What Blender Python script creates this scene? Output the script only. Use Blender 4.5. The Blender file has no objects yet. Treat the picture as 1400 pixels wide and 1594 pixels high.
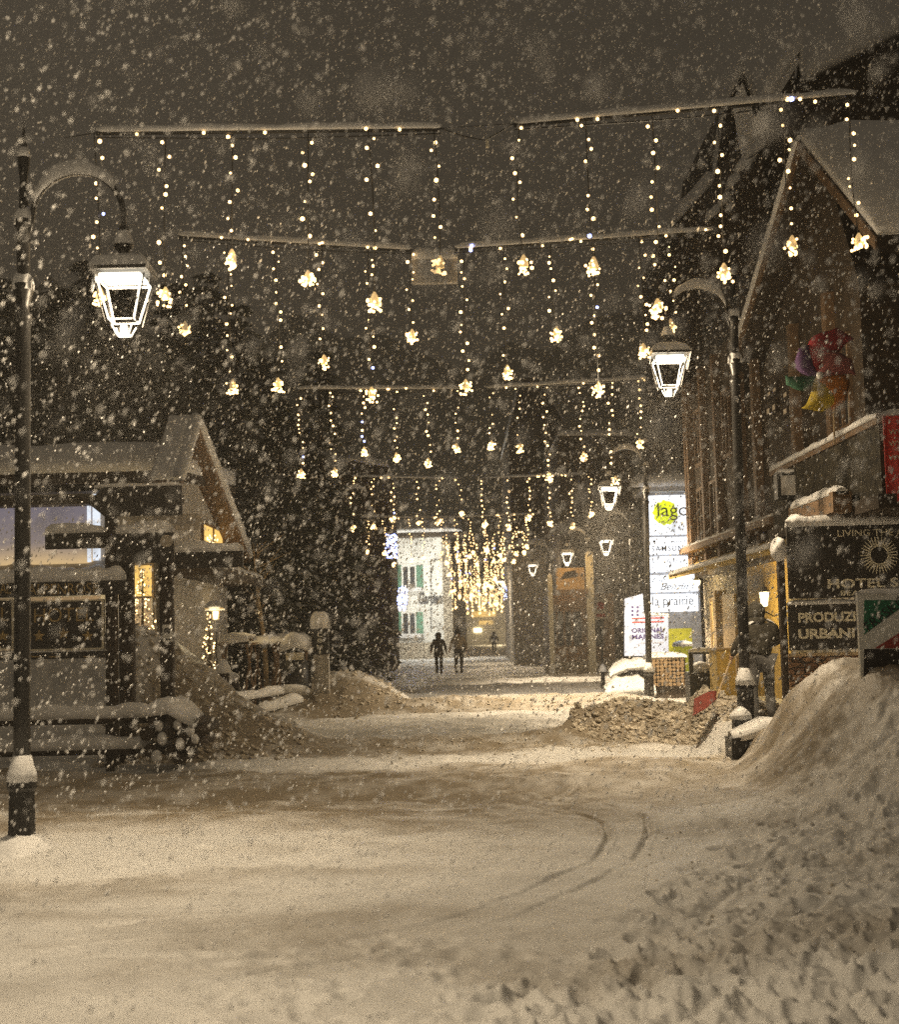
import bpy, math, random
import numpy as np
from mathutils import Vector, Matrix, Euler

random.seed(7)
rng = np.random.default_rng(7)
R = math.radians
S = bpy.context.scene
COL = S.collection

# ------------------------------------------------------------------ camera
F = 2300.0                      # focal length in photo pixels (1400 wide)
PITCH, ROLL = R(4.71), R(1.5)
CAM = Vector((0, 0, 1.65))
FW = Vector((0, math.cos(PITCH), math.sin(PITCH)))
UP0 = Vector((0, -math.sin(PITCH), math.cos(PITCH)))
XR = Vector((1, 0, 0))
cr, sr = math.cos(ROLL), math.sin(ROLL)
RI = XR * cr - UP0 * sr
UPV = XR * sr + UP0 * cr
cd = bpy.data.cameras.new('camera')
cam = bpy.data.objects.new('camera', cd)
COL.objects.link(cam)
M = Matrix((RI, UPV, -FW)).transposed().to_4x4()
M.translation = CAM
cam.matrix_world = M
cd.sensor_fit = 'HORIZONTAL'
cd.sensor_width = 36
cd.lens = 36 * F / 1400
cd.clip_start = 0.05
cd.clip_end = 2000
cd.dof.use_dof = True
cd.dof.focus_distance = 21
cd.dof.aperture_fstop = 2.6
S.camera = cam

# ------------------------------------------------------------------ world, light, exposure
W = bpy.data.worlds.new('World')
S.world = W
W.use_nodes = True
bg = W.node_tree.nodes['Background']
bg.inputs[0].default_value = (1.0, 0.83, 0.60, 1)
bg.inputs[1].default_value = 0.043
sd = bpy.data.lights.new('sky_glow', 'SUN')
sd.energy = 0.05
sd.angle = R(60)
sd.color = (1.0, 0.80, 0.55)
so = bpy.data.objects.new('sky_glow', sd)
so.rotation_euler = (R(-28), R(20), 0)       # glow of the village lights on the low cloud
COL.objects.link(so)
_n = W.node_tree.nodes.new('ShaderNodeTexNoise'); _n.inputs['Scale'].default_value = 2.2; _n.inputs['Detail'].default_value = 4
_r = W.node_tree.nodes.new('ShaderNodeValToRGB')
_r.color_ramp.elements[0].color = (0.66, 0.54, 0.39, 1); _r.color_ramp.elements[1].color = (1.30, 1.07, 0.78, 1)
_r.color_ramp.elements[0].position = 0.3; _r.color_ramp.elements[1].position = 0.75
_t = W.node_tree.nodes.new('ShaderNodeTexCoord')
W.node_tree.links.new(_t.outputs['Generated'], _n.inputs['Vector'])
W.node_tree.links.new(_n.outputs['Fac'], _r.inputs['Fac'])
W.node_tree.links.new(_r.outputs['Color'], bg.inputs[0])
S.view_settings.view_transform = 'Standard'
S.view_settings.look = 'None'
S.view_settings.exposure = 0.5
S.view_settings.gamma = 1
cy = S.cycles
cy.max_bounces = 5
cy.diffuse_bounces = 2
cy.glossy_bounces = 2
cy.transmission_bounces = 3
cy.transparent_max_bounces = 6
cy.volume_bounces = 0
cy.sample_clamp_indirect = 1.5
cy.sample_clamp_direct = 3.5
cy.use_denoising = False
cy.caustics_reflective = False
cy.caustics_refractive = False
LIGHTC = (1.0, 0.79, 0.52)

# ------------------------------------------------------------------ pixel helpers (photo pixels -> points of the place)
def ray(px, py):
    a, b = (px - 700) / F, -(py - 797) / F
    a2, b2 = a * cr + b * sr, -a * sr + b * cr
    return FW + XR * a2 + UP0 * b2
def P(px, py, Y):
    d = ray(px, py)
    return CAM + d * (Y / d.y)
def PX(px, py, X):
    d = ray(px, py)
    return CAM + d * (X / d.x)
def G(px, py, z=0.0):
    d = ray(px, py)
    return CAM + d * ((z - 1.65) / d.z)
def rect(px0, py0, px1, py1, Y):
    my, mx = (py0 + py1) / 2, (px0 + px1) / 2
    return P(px0, my, Y).x, P(px1, my, Y).x, P(mx, py1, Y).z, P(mx, py0, Y).z

# ------------------------------------------------------------------ materials
def mat(name, c, rough=0.7, metal=0.0, var=0.25, scale=6.0, bump=0.3, emit=None, es=0.0, dist=0.02, nosample=True):
    m = bpy.data.materials.new(name)
    m.use_nodes = True
    nt = m.node_tree
    b = nt.nodes['Principled BSDF']
    b.inputs['Roughness'].default_value = rough
    b.inputs['Metallic'].default_value = metal
    tc = nt.nodes.new('ShaderNodeTexCoord')
    n = nt.nodes.new('ShaderNodeTexNoise')
    n.inputs['Scale'].default_value = scale
    n.inputs['Detail'].default_value = 5
    nt.links.new(tc.outputs['Object'], n.inputs['Vector'])
    r = nt.nodes.new('ShaderNodeValToRGB')
    r.color_ramp.elements[0].position = 0.3
    r.color_ramp.elements[1].position = 0.7
    r.color_ramp.elements[0].color = tuple(x * (1 - var) for x in c) + (1,)
    r.color_ramp.elements[1].color = tuple(min(1, x * (1 + var)) for x in c) + (1,)
    nt.links.new(n.outputs['Fac'], r.inputs['Fac'])
    nt.links.new(r.outputs['Color'], b.inputs['Base Color'])
    if bump:
        bp = nt.nodes.new('ShaderNodeBump')
        bp.inputs['Strength'].default_value = bump
        bp.inputs['Distance'].default_value = dist
        nt.links.new(n.outputs['Fac'], bp.inputs['Height'])
        nt.links.new(bp.outputs['Normal'], b.inputs['Normal'])
    if emit:
        b.inputs['Emission Color'].default_value = emit + (1,)
        b.inputs['Emission Strength'].default_value = es
        if nosample:
            m.cycles.emission_sampling = 'NONE'
    return m

def mat_stone(name, c1, c2, scale=4.0):
    m = mat(name, c1, 0.9)
    nt = m.node_tree
    b = nt.nodes['Principled BSDF']
    tc = nt.nodes['Texture Coordinate']
    mp = nt.nodes.new('ShaderNodeMapping')
    mp.inputs['Scale'].default_value = (1, 1, 2.4)
    v = nt.nodes.new('ShaderNodeTexVoronoi')
    v.feature = 'DISTANCE_TO_EDGE'
    v.inputs['Scale'].default_value = scale
    v2 = nt.nodes.new('ShaderNodeTexVoronoi')
    v2.inputs['Scale'].default_value = scale
    nt.links.new(tc.outputs['Object'], mp.inputs['Vector'])
    nt.links.new(mp.outputs[0], v.inputs['Vector'])
    nt.links.new(mp.outputs[0], v2.inputs['Vector'])
    r = nt.nodes.new('ShaderNodeValToRGB')
    r.color_ramp.elements[0].position = 0.02
    r.color_ramp.elements[1].position = 0.09
    nt.links.new(v.outputs['Distance'], r.inputs['Fac'])
    mx = nt.nodes.new('ShaderNodeMix'); mx.data_type = 'RGBA'
    nt.links.new(v2.outputs['Color'], mx.inputs['Factor'])
    mx.inputs['A'].default_value = c1 + (1,)
    mx.inputs['B'].default_value = c2 + (1,)
    m2 = nt.nodes.new('ShaderNodeMix'); m2.data_type = 'RGBA'
    nt.links.new(r.outputs['Color'], m2.inputs['Factor'])
    m2.inputs['A'].default_value = (0.03, 0.025, 0.02, 1)
    nt.links.new(mx.outputs['Result'], m2.inputs['B'])
    nt.links.new(m2.outputs['Result'], b.inputs['Base Color'])
    bp = nt.nodes['Bump']
    bp.inputs['Strength'].default_value = 0.8
    bp.inputs['Distance'].default_value = 0.03
    nt.links.new(r.outputs['Color'], bp.inputs['Height'])
    return m

def mat_boards(name, c, scale=5.0, axis='X', var=0.4):
    m = mat(name, c, 0.85, var=var)
    nt = m.node_tree
    b = nt.nodes['Principled BSDF']
    w = nt.nodes.new('ShaderNodeTexWave')
    w.bands_direction = axis
    w.wave_profile = 'SAW'
    w.inputs['Scale'].default_value = scale
    w.inputs['Distortion'].default_value = 0.3
    nt.links.new(nt.nodes['Texture Coordinate'].outputs['Object'], w.inputs['Vector'])
    r = nt.nodes.new('ShaderNodeValToRGB')
    r.color_ramp.elements[0].color = (0.15, 0.15, 0.15, 1)
    r.color_ramp.elements[1].position = 0.15
    nt.links.new(w.outputs['Fac'], r.inputs['Fac'])
    mx = nt.nodes.new('ShaderNodeMix'); mx.data_type = 'RGBA'; mx.blend_type = 'MULTIPLY'
    mx.inputs['Factor'].default_value = 1
    nt.links.new(nt.nodes['Color Ramp'].outputs['Color'], mx.inputs['A'])
    nt.links.new(r.outputs['Color'], mx.inputs['B'])
    nt.links.new(mx.outputs['Result'], b.inputs['Base Color'])
    return m

def mat_emit_grad(name, stops, z0, z1, strength, noise=0.3):
    m = mat(name, (0.2, 0.2, 0.2), 0.4)
    nt = m.node_tree
    b = nt.nodes['Principled BSDF']
    b.inputs['Base Color'].default_value = (0.05, 0.05, 0.05, 1)
    for l in list(b.inputs['Base Color'].links): nt.links.remove(l)
    g = nt.nodes.new('ShaderNodeNewGeometry')
    sp = nt.nodes.new('ShaderNodeSeparateXYZ')
    nt.links.new(g.outputs['Position'], sp.inputs[0])
    mr = nt.nodes.new('ShaderNodeMapRange')
    mr.inputs['From Min'].default_value = z0
    mr.inputs['From Max'].default_value = z1
    nt.links.new(sp.outputs['Z'], mr.inputs['Value'])
    ad = nt.nodes.new('ShaderNodeMath'); ad.operation = 'MULTIPLY_ADD'
    nn = nt.nodes['Noise Texture']
    nn.inputs['Scale'].default_value = 1.2
    nt.links.new(nn.outputs['Fac'], ad.inputs[0])
    ad.inputs[1].default_value = noise
    nt.links.new(mr.outputs[0], ad.inputs[2])
    r = nt.nodes.new('ShaderNodeValToRGB')
    els = r.color_ramp.elements
    els[0].position, els[0].color = stops[0][0], stops[0][1] + (1,)
    els[1].position, els[1].color = stops[-1][0], stops[-1][1] + (1,)
    for p_, c_ in stops[1:-1]:
        e = els.new(p_); e.color = c_ + (1,)
    nt.links.new(ad.outputs[0], r.inputs['Fac'])
    nt.links.new(r.outputs['Color'], b.inputs['Emission Color'])
    b.inputs['Emission Strength'].default_value = strength
    m.cycles.emission_sampling = 'NONE'
    return m

M_ = {}
M_['snow'] = mat('snow', (0.80, 0.80, 0.80), 0.6, var=0.06, scale=9, bump=0.5, dist=0.02)
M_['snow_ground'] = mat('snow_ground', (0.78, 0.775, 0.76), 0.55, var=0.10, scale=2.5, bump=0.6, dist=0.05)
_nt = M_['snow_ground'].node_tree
_at = _nt.nodes.new('ShaderNodeAttribute'); _at.attribute_name = 'brown_mix'
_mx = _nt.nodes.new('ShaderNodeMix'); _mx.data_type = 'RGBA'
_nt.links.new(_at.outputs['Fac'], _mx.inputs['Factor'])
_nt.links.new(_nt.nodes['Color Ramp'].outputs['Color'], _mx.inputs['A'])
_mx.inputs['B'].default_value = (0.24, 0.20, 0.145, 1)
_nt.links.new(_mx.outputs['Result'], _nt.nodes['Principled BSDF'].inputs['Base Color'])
M_['spoil'] = mat('snow_spoil', (0.46, 0.41, 0.33), 0.7, var=0.35, scale=3, bump=0.5)
M_['flake'] = mat('snowflake', (0.9, 0.9, 0.9), 0.6, var=0.02, bump=0)
M_['iron'] = mat('dark_iron', (0.022, 0.021, 0.02), 0.4, 0.3, scale=20, bump=0.2)
M_['darkwood'] = mat('dark_wood', (0.035, 0.024, 0.015), 0.8, scale=9, bump=0.5)
M_['boards'] = mat_boards('dark_boards', (0.05, 0.034, 0.02), 4.0, 'Y')
M_['boardsx'] = mat_boards('wall_boards', (0.05, 0.034, 0.02), 4.0, 'X')
M_['midwood'] = mat('mid_wood', (0.16, 0.10, 0.055), 0.7, scale=9)
M_['lightwood'] = mat('light_wood', (0.36, 0.27, 0.16), 0.7, scale=9)
M_['cutwood'] = mat('cut_log_wood', (0.22, 0.15, 0.08), 0.8, scale=12)
M_['plaster'] = mat('plaster', (0.42, 0.40, 0.37), 0.9, scale=4)
M_['ochre'] = mat('ochre_plaster', (0.50, 0.36, 0.12), 0.85, scale=4)
M_['white'] = mat('white_paint', (0.78, 0.78, 0.74), 0.6, var=0.06)
M_['cream'] = mat('cream_paint', (0.62, 0.58, 0.46), 0.7, var=0.1)
M_['green'] = mat('green_paint', (0.03, 0.10, 0.06), 0.6)
M_['greenbright'] = mat('green_print', (0.02, 0.17, 0.09), 0.5, var=0.1)
M_['red'] = mat('red_paint', (0.50, 0.03, 0.02), 0.5, var=0.15)
M_['shovelred'] = mat('red_plastic', (0.16, 0.035, 0.025), 0.5, var=0.15)
M_['stone'] = mat_stone('stone_wall', (0.22, 0.19, 0.15), (0.45, 0.40, 0.31), 3.2)
M_['logs'] = mat_stone('stacked_logs', (0.10, 0.06, 0.03), (0.42, 0.28, 0.12), 8)
M_['needles'] = mat('needles', (0.055, 0.058, 0.036), 0.8, var=0.5, scale=3, bump=0)
M_['black'] = mat('black_paint', (0.012, 0.012, 0.012), 0.5, bump=0.1)
M_['signboard'] = mat('dark_signboard', (0.02, 0.016, 0.012), 0.6, scale=8)
M_['gold'] = mat('gold_lettering', (0.42, 0.30, 0.12), 0.5, var=0.25, scale=12)
M_['letter'] = mat('cream_lettering', (0.86, 0.80, 0.62), 0.6, var=0.08)
M_['ink'] = mat('black_ink', (0.01, 0.01, 0.012), 0.7, bump=0)
M_['greyink'] = mat('grey_ink', (0.35, 0.35, 0.36), 0.7, bump=0)
M_['navy'] = mat('purple_blue_ink', (0.035, 0.02, 0.12), 0.7, bump=0)
M_['redink'] = mat('red_ink', (0.35, 0.05, 0.04), 0.7, bump=0)
M_['glass'] = mat('dark_glass', (0.03, 0.032, 0.035), 0.12, bump=0.02)
M_['jacketdark'] = mat('dark_jacket', (0.035, 0.03, 0.026), 0.9, scale=20)
M_['jacketolive'] = mat('olive_jacket', (0.035, 0.031, 0.022), 0.9, scale=20)
M_['jackettan'] = mat('tan_jacket', (0.30, 0.24, 0.16), 0.9, scale=20)
M_['jeans'] = mat('grey_trousers', (0.075, 0.073, 0.072), 0.9, scale=20)
M_['trousers'] = mat('dark_trousers', (0.025, 0.023, 0.02), 0.9, scale=20)
M_['skin'] = mat('skin', (0.45, 0.28, 0.19), 0.6, bump=0)
M_['bulb'] = mat('warm_bulb', (1, 0.8, 0.5), 0.4, bump=0, emit=(1.0, 0.62, 0.26), es=3.8)
M_['bulbblue'] = mat('blue_bulb', (0.5, 0.6, 1), 0.4, bump=0, emit=(0.35, 0.42, 1.0), es=4.5)
M_['bell'] = mat('bell_shade', (1, 0.8, 0.5), 0.4, bump=0, emit=(1.0, 0.62, 0.26), es=0.36)
M_['lamp'] = mat('lantern_light', (1, 1, 1), 0.4, bump=0, emit=(1.0, 0.90, 0.70), es=1.9)
M_['walllamp'] = mat('wall_lamp_light', (1, 1, 1), 0.4, bump=0, emit=(1.0, 0.80, 0.42), es=6)
M_['lightbox'] = mat('lightbox', (0.8, 0.8, 0.8), 0.4, var=0.04, bump=0, emit=(0.86, 0.92, 1.0), es=1.05)
M_['lime'] = mat('lime_print', (0.6, 0.7, 0.02), 0.5, bump=0, emit=(0.62, 0.72, 0.01), es=0.9)
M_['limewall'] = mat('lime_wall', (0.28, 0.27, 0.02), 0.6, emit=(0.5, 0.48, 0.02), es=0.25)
M_['wglow'] = mat('warm_window', (0.3, 0.2, 0.1), 0.4, bump=0, emit=(1.0, 0.62, 0.16), es=0.75)
M_['wdim'] = mat('dim_window', (0.3, 0.2, 0.1), 0.4, bump=0, emit=(1.0, 0.72, 0.40), es=0.14)
M_['wcool'] = mat('cool_window', (0.3, 0.3, 0.3), 0.4, bump=0, emit=(0.80, 0.88, 1.0), es=0.75)
M_['orange'] = mat('orange_board', (0.40, 0.24, 0.09), 0.6, emit=(0.7, 0.40, 0.12),  es=0.12)
M_['poster'] = mat('pale_poster', (0.45, 0.40, 0.33), 0.7, scale=30)
M_['photo'] = mat_stone('stone_picture', (0.10, 0.05, 0.03), (0.30, 0.18, 0.10), 7)
M_['ivy'] = mat('dark_lattice', (0.035, 0.03, 0.02), 0.9, var=0.9, scale=9, bump=0.9, dist=0.05)
for k, c in dict(pw_red=(0.55, 0.03, 0.05), pw_purple=(0.16, 0.07, 0.22), pw_yellow=(0.75, 0.55, 0.03), pw_orange=(0.75, 0.25, 0.02), pw_green=(0.03, 0.16, 0.08), pw_pink=(0.5, 0.14, 0.14)).items():
    M_[k] = mat(k.replace('pw_', 'pinwheel_'), tuple(q * 0.55 + 0.012 for q in c), 0.85, var=0.15, bump=0)

# ------------------------------------------------------------------ mesh builder
def lump(x, seed=0.0):
    return math.sin(x * 5.1 + seed) * 0.5 + math.sin(x * 11.7 + seed * 2.3) * 0.3 + math.sin(x * 23.3 + seed * 1.7) * 0.2

class MB:
    def __init__(s):
        s.v, s.f, s.m = [], [], []
    def add(s, vs, fs, mi=0):
        o = len(s.v)
        s.v += [tuple(v) for v in vs]
        s.f += [tuple(i + o for i in f) for f in fs]
        s.m += [mi] * len(fs)
        return s
    def box(s, x0, x1, y0, y1, z0, z1, mi=0):
        vs = [(x0, y0, z0), (x1, y0, z0), (x1, y1, z0), (x0, y1, z0), (x0, y0, z1), (x1, y0, z1), (x1, y1, z1), (x0, y1, z1)]
        return s.add(vs, [(0, 3, 2, 1), (4, 5, 6, 7), (0, 1, 5, 4), (1, 2, 6, 5), (2, 3, 7, 6), (3, 0, 4, 7)], mi)
    def tube(s, pts, rad, n=10, mi=0, caps=True):
        pts = [Vector(p) for p in pts]
        if not isinstance(rad, (list, tuple)): rad = [rad] * len(pts)
        vs, fs = [], []
        for i, p in enumerate(pts):
            t = (pts[min(i + 1, len(pts) - 1)] - pts[max(i - 1, 0)])
            if t.length < 1e-9: t = Vector((0, 0, 1))
            t.normalize()
            a = t.cross(Vector((0, 1, 0)) if abs(t.y) < 0.9 else Vector((1, 0, 0))).normalized()
            b = t.cross(a)
            for k in range(n):
                th = 2 * math.pi * k / n
                vs.append(p + (a * math.cos(th) + b * math.sin(th)) * rad[i])
        for i in range(len(pts) - 1):
            for k in range(n):
                k2 = (k + 1) % n
                fs.append((i * n + k, (i + 1) * n + k, (i + 1) * n + k2, i * n + k2))
        if caps:
            fs.append(tuple(range(n)))
            fs.append(tuple(reversed(range((len(pts) - 1) * n, len(pts) * n))))
        return s.add(vs, fs, mi)
    def lathe(s, c, prof, n=14, mi=0):
        return s.tube([(c[0], c[1], c[2] + z) for r, z in prof], [max(r, 1e-4) for r, z in prof], n, mi)
    def prism(s, poly, ext, mi=0):
        n = len(poly)
        a = [Vector(p) for p in poly]
        e = Vector(ext)
        vs = a + [p + e for p in a]
        fs = [tuple(range(n)), tuple(reversed(range(n, 2 * n)))]
        for i in range(n):
            j = (i + 1) % n
            fs.append((i, i + n, j + n, j))
        return s.add(vs, fs, mi)
    def ball(s, c, r, mi=0, sub=0, sz=1.0):
        t = (1 + 5 ** .5) / 2
        vs = [(-1, t, 0), (1, t, 0), (-1, -t, 0), (1, -t, 0), (0, -1, t), (0, 1, t), (0, -1, -t), (0, 1, -t), (t, 0, -1), (t, 0, 1), (-t, 0, -1), (-t, 0, 1)]
        fs = [(0, 11, 5), (0, 5, 1), (0, 1, 7), (0, 7, 10), (0, 10, 11), (1, 5, 9), (5, 11, 4), (11, 10, 2), (10, 7, 6), (7, 1, 8), (3, 9, 4), (3, 4, 2), (3, 2, 6), (3, 6, 8), (3, 8, 9), (4, 9, 5), (2, 4, 11), (6, 2, 10), (8, 6, 7), (9, 8, 1)]
        vs = [Vector(v).normalized() for v in vs]
        for _ in range(sub):
            nf, cache = [], {}
            def mid(a, b):
                k = (min(a, b), max(a, b))
                if k not in cache:
                    cache[k] = len(vs); vs.append(((vs[a] + vs[b]) / 2).normalized())
                return cache[k]
            for a, b, c_ in fs:
                x, y, z = mid(a, b), mid(b, c_), mid(c_, a)
                nf += [(a, x, z), (b, y, x), (c_, z, y), (x, y, z)]
            fs = nf
        c = Vector(c)
        return s.add([c + Vector((v.x * r, v.y * r, v.z * r * sz)) for v in vs], fs, mi)
    def snow(s, pts, w, h, mi=0, n=8, seed=0.0, step=0.12, side=None, droop=0.35):
        """rounded, lumpy ridge of snow lying along a line"""
        pts = [Vector(p) for p in pts]
        fine = []
        for a, b in zip(pts, pts[1:]):
            k = max(1, int((b - a).length / step))
            fine += [a + (b - a) * (i / k) for i in range(k)]
        fine.append(pts[-1])
        vs, fs = [], []
        L = 0
        m = n + 1
        for i, p in enumerate(fine):
            t = fine[min(i + 1, len(fine) - 1)] - fine[max(i - 1, 0)]
            if i: L += (p - fine[i - 1]).length
            sd_ = Vector(side) if side else t.cross(Vector((0, 0, 1)))
            if sd_.length < 1e-6: sd_ = Vector((1, 0, 0))
            sd_.normalize()
            e = min(1, (i + 0.35) / 1.6, (len(fine) - 1 - i + 0.35) / 1.6)
            hh = h * (1 + 0.28 * lump(L, seed)) * (0.35 + 0.65 * e)
            ww = w * (1 + 0.10 * lump(L * 1.3, seed + 2)) * (0.6 + 0.4 * e)
            for k in range(m):
                th = math.pi * k / n
                vs.append(p + sd_ * (math.cos(th) * ww / 2) + Vector((0, 0, 1)) * (math.sin(th) ** 0.7 * hh - droop * h * abs(math.cos(th)) ** 3))
        for i in range(len(fine) - 1):
            for k in range(n):
                fs.append((i * m + k, i * m + k + 1, (i + 1) * m + k + 1, (i + 1) * m + k))
            fs.append((i * m, (i + 1) * m, (i + 1) * m + n, i * m + n))
        fs.append(tuple(range(m)))
        fs.append(tuple(reversed(range((len(fine) - 1) * m, len(fine) * m))))
        return s.add(vs, fs, mi)
    def text(s, string, x0, x1, z0, z1, y, mi=0, bold=0.0, depth=0.006, shear=0.0, xdir=(1, 0, 0), origin=None, spacing=1.0):
        """lettering fitted to a rectangle; faces -Y unless xdir/origin turn it"""
        cu = bpy.data.curves.new('t', 'FONT')
        cu.body = string; cu.size = 1; cu.offset = bold; cu.shear = shear; cu.extrude = 0.0; cu.space_character = spacing
        cu.resolution_u = 3
        o = bpy.data.objects.new('t', cu)
        COL.objects.link(o)
        dg = bpy.context.evaluated_depsgraph_get()
        me = bpy.data.meshes.new_from_object(o.evaluated_get(dg))
        vs = [v.co.copy() for v in me.vertices]
        fs = [tuple(p.vertices) for p in me.polygons]
        bpy.data.objects.remove(o); bpy.data.curves.remove(cu); bpy.data.meshes.remove(me)
        if not vs: return s
        ax, bx = min(v.x for v in vs), max(v.x for v in vs)
        ay, by = min(v.y for v in vs), max(v.y for v in vs)
        out = []
        xd = Vector(xdir)
        for v in vs:
            u = x0 + (v.x - ax) / max(bx - ax, 1e-6) * (x1 - x0)
            w = z0 + (v.y - ay) / max(by - ay, 1e-6) * (z1 - z0)
            if origin is None: out.append(Vector((u, y, w)))
            else: out.append(Vector(origin) + xd * u + Vector((0, 0, w)))
        # thin plate: front + back
        nrm = Vector((0, 1, 0)) if origin is None else xd.cross(Vector((0, 0, 1))) * -1
        n = len(out)
        s.add(out, fs, mi)
        return s
    def build(s, name, mats, parent=None, smooth=False):
        if not isinstance(mats, (list, tuple)): mats = [mats]
        off = parent_world(parent) if parent else Vector((0, 0, 0))
        me = bpy.data.meshes.new(name)
        me.from_pydata([(v[0] - off.x, v[1] - off.y, v[2] - off.z) for v in s.v], [], s.f)
        for m in mats: me.materials.append(M_[m])
        me.polygons.foreach_set('material_index', s.m)
        if smooth: me.polygons.foreach_set('use_smooth', [True] * len(s.f))
        me.update()
        o = bpy.data.objects.new(name, me)
        COL.objects.link(o)
        if parent: o.parent = parent
        return o

def parent_world(p):
    v = Vector((0, 0, 0))
    while p is not None:
        v += p.location
        p = p.parent
    return v

def tag(o, label=None, cat=None, group=None, kind=None):
    if label: o['label'] = label
    if cat: o['category'] = cat
    if group: o['group'] = group
    if kind: o['kind'] = kind
    return o

def root(name, label, cat, loc, group=None):
    o = bpy.data.objects.new(name, None)
    o.empty_display_size = 0.2
    COL.objects.link(o)
    o.location = Vector(loc)
    return tag(o, label, cat, group)

def kids(o): return [c for c in bpy.data.objects if c.parent == o]
def copy_tree(o, parent=None):
    c = o.copy(); COL.objects.link(c)
    if parent is not None: c.parent = parent
    for ch in kids(o): copy_tree(ch, c)
    return c

def point(loc, energy, color=LIGHTC, size=0.1, parent=None, kind='POINT', rot=None, spot=None, blend=0.6):
    l = bpy.data.lights.new('light', kind)
    l.energy = energy; l.color = color; l.shadow_soft_size = size
    if spot: l.spot_size = spot; l.spot_blend = blend
    o = bpy.data.objects.new('light', l)
    COL.objects.link(o)
    if parent:
        o.parent = parent; o.location = Vector(loc) - parent_world(parent)
    else: o.location = loc
    if rot: o.rotation_euler = rot
    return o

# ------------------------------------------------------------------ noise + the ground
def vnoise(x, y, seed=0):
    xi, yi = np.floor(x).astype(np.int64), np.floor(y).astype(np.int64)
    xf, yf = x - xi, y - yi
    def h(a, b):
        n = (a * 374761393 + b * 668265263 + seed * 974711) & 0x7fffffff
        n = ((n ^ (n >> 13)) * 1274126177) & 0x7fffffff
        return ((n ^ (n >> 16)) & 0xffff) / 65535.0
    u, v = xf * xf * (3 - 2 * xf), yf * yf * (3 - 2 * yf)
    return (h(xi, yi) * (1 - u) + h(xi + 1, yi) * u) * (1 - v) + (h(xi, yi + 1) * (1 - u) + h(xi + 1, yi + 1) * u) * v - 0.5
def fbm(x, y, seed=0, o=4, g=0.5):
    s_, a = 0, 1
    for i in range(o):
        s_ = s_ + vnoise(x * 2 ** i + 13.7 * i, y * 2 ** i + 7.1 * i, seed + i) * a
        a *= g
    return s_
def ss(a, b, x):
    t = np.clip((x - a) / (b - a), 0, 1)
    return t * t * (3 - 2 * t)
def seg_dist(x, y, pl):
    d = np.full_like(x, 1e9)
    for (ax, ay), (bx, by) in zip(pl, pl[1:]):
        vx, vy = bx - ax, by - ay
        t = np.clip(((x - ax) * vx + (y - ay) * vy) / (vx * vx + vy * vy), 0, 1)
        d = np.minimum(d, np.hypot(x - ax - t * vx, y - ay - t * vy))
    return d
def gl(*pts): 
    out = [G(a, b) for a, b in pts]
    # smooth the polyline
    res = []
    p = [Vector((q.x, q.y)) for q in out]
    for i in range(len(p) - 1):
        p0, p1, p2, p3 = p[max(i - 1, 0)], p[i], p[i + 1], p[min(i + 2, len(p) - 1)]
        for k in range(8):
            t = k / 8
            res.append(0.5 * ((2 * p1) + (p2 - p0) * t + (2 * p0 - 5 * p1 + 4 * p2 - p3) * t * t + (3 * p1 - p0 - 3 * p2 + p3) * t ** 3))
    res.append(p[-1])
    return [(q.x, q.y) for q in res]
TRACKS = [
    (gl((180, 1520), (360, 1490), (560, 1455), (700, 1428), (820, 1392), (905, 1350), (942, 1318), (946, 1296), (925, 1276), (870, 1262), (780, 1250), (640, 1246)), 0.022, 0.034),
    (gl((300, 1540), (470, 1500), (620, 1470), (790, 1430), (890, 1392), (965, 1350), (1000, 1318), (1010, 1292), (994, 1268), (940, 1250), (840, 1236)), 0.022, 0.030),
    (gl((520, 1375), (640, 1372), (760, 1350), (800, 1318), (770, 1290)), 0.03, 0.018),
    (gl((0, 1420), (300, 1400), (520, 1350), (700, 1300), (900, 1225)), 0.03, 0.018),
    (gl((700, 1560), (900, 1500), (1100, 1420), (1250, 1300)), 0.025, 0.02),
    (gl((60, 1480), (300, 1455), (640, 1425)), 0.022, 0.03),
    (gl((150, 1440), (400, 1412), (640, 1380)), 0.025, 0.025),
    (gl((-100, 1500), (200, 1492), (520, 1478), (900, 1470)), 0.02, 0.025),
    (gl((180, 1345), (360, 1372), (560, 1378)), 0.09, 0.03),
    (gl((180, 1310), (420, 1330), (620, 1300)), 0.12, 0.03),
]
PITS = []
for i in range(1500):
    px, py = random.uniform(760, 1560), random.uniform(1255, 1700)
    if (px - 700) / 700 + (py - 1250) / 500 < 0.75: continue
    g_ = G(px, py)
    PITS.append((g_.x, g_.y, random.choice((0.02, 0.03, 0.045, 0.07)) * random.uniform(0.8, 1.3), random.uniform(0.012, 0.04), random.uniform(0, 3.14)))
for px, py in [(160, 1375), (215, 1358), (60, 1395), (880, 1145)]:
    g_ = G(px, py); PITS.append((g_.x, g_.y, 0.09, 0.05, 0))
for i in range(120):
    g_ = G(random.uniform(300, 900), random.uniform(1450, 1650))
    PITS.append((g_.x, g_.y, random.uniform(0.03, 0.07), random.uniform(0.01, 0.025), random.uniform(0, 3.14)))

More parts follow.
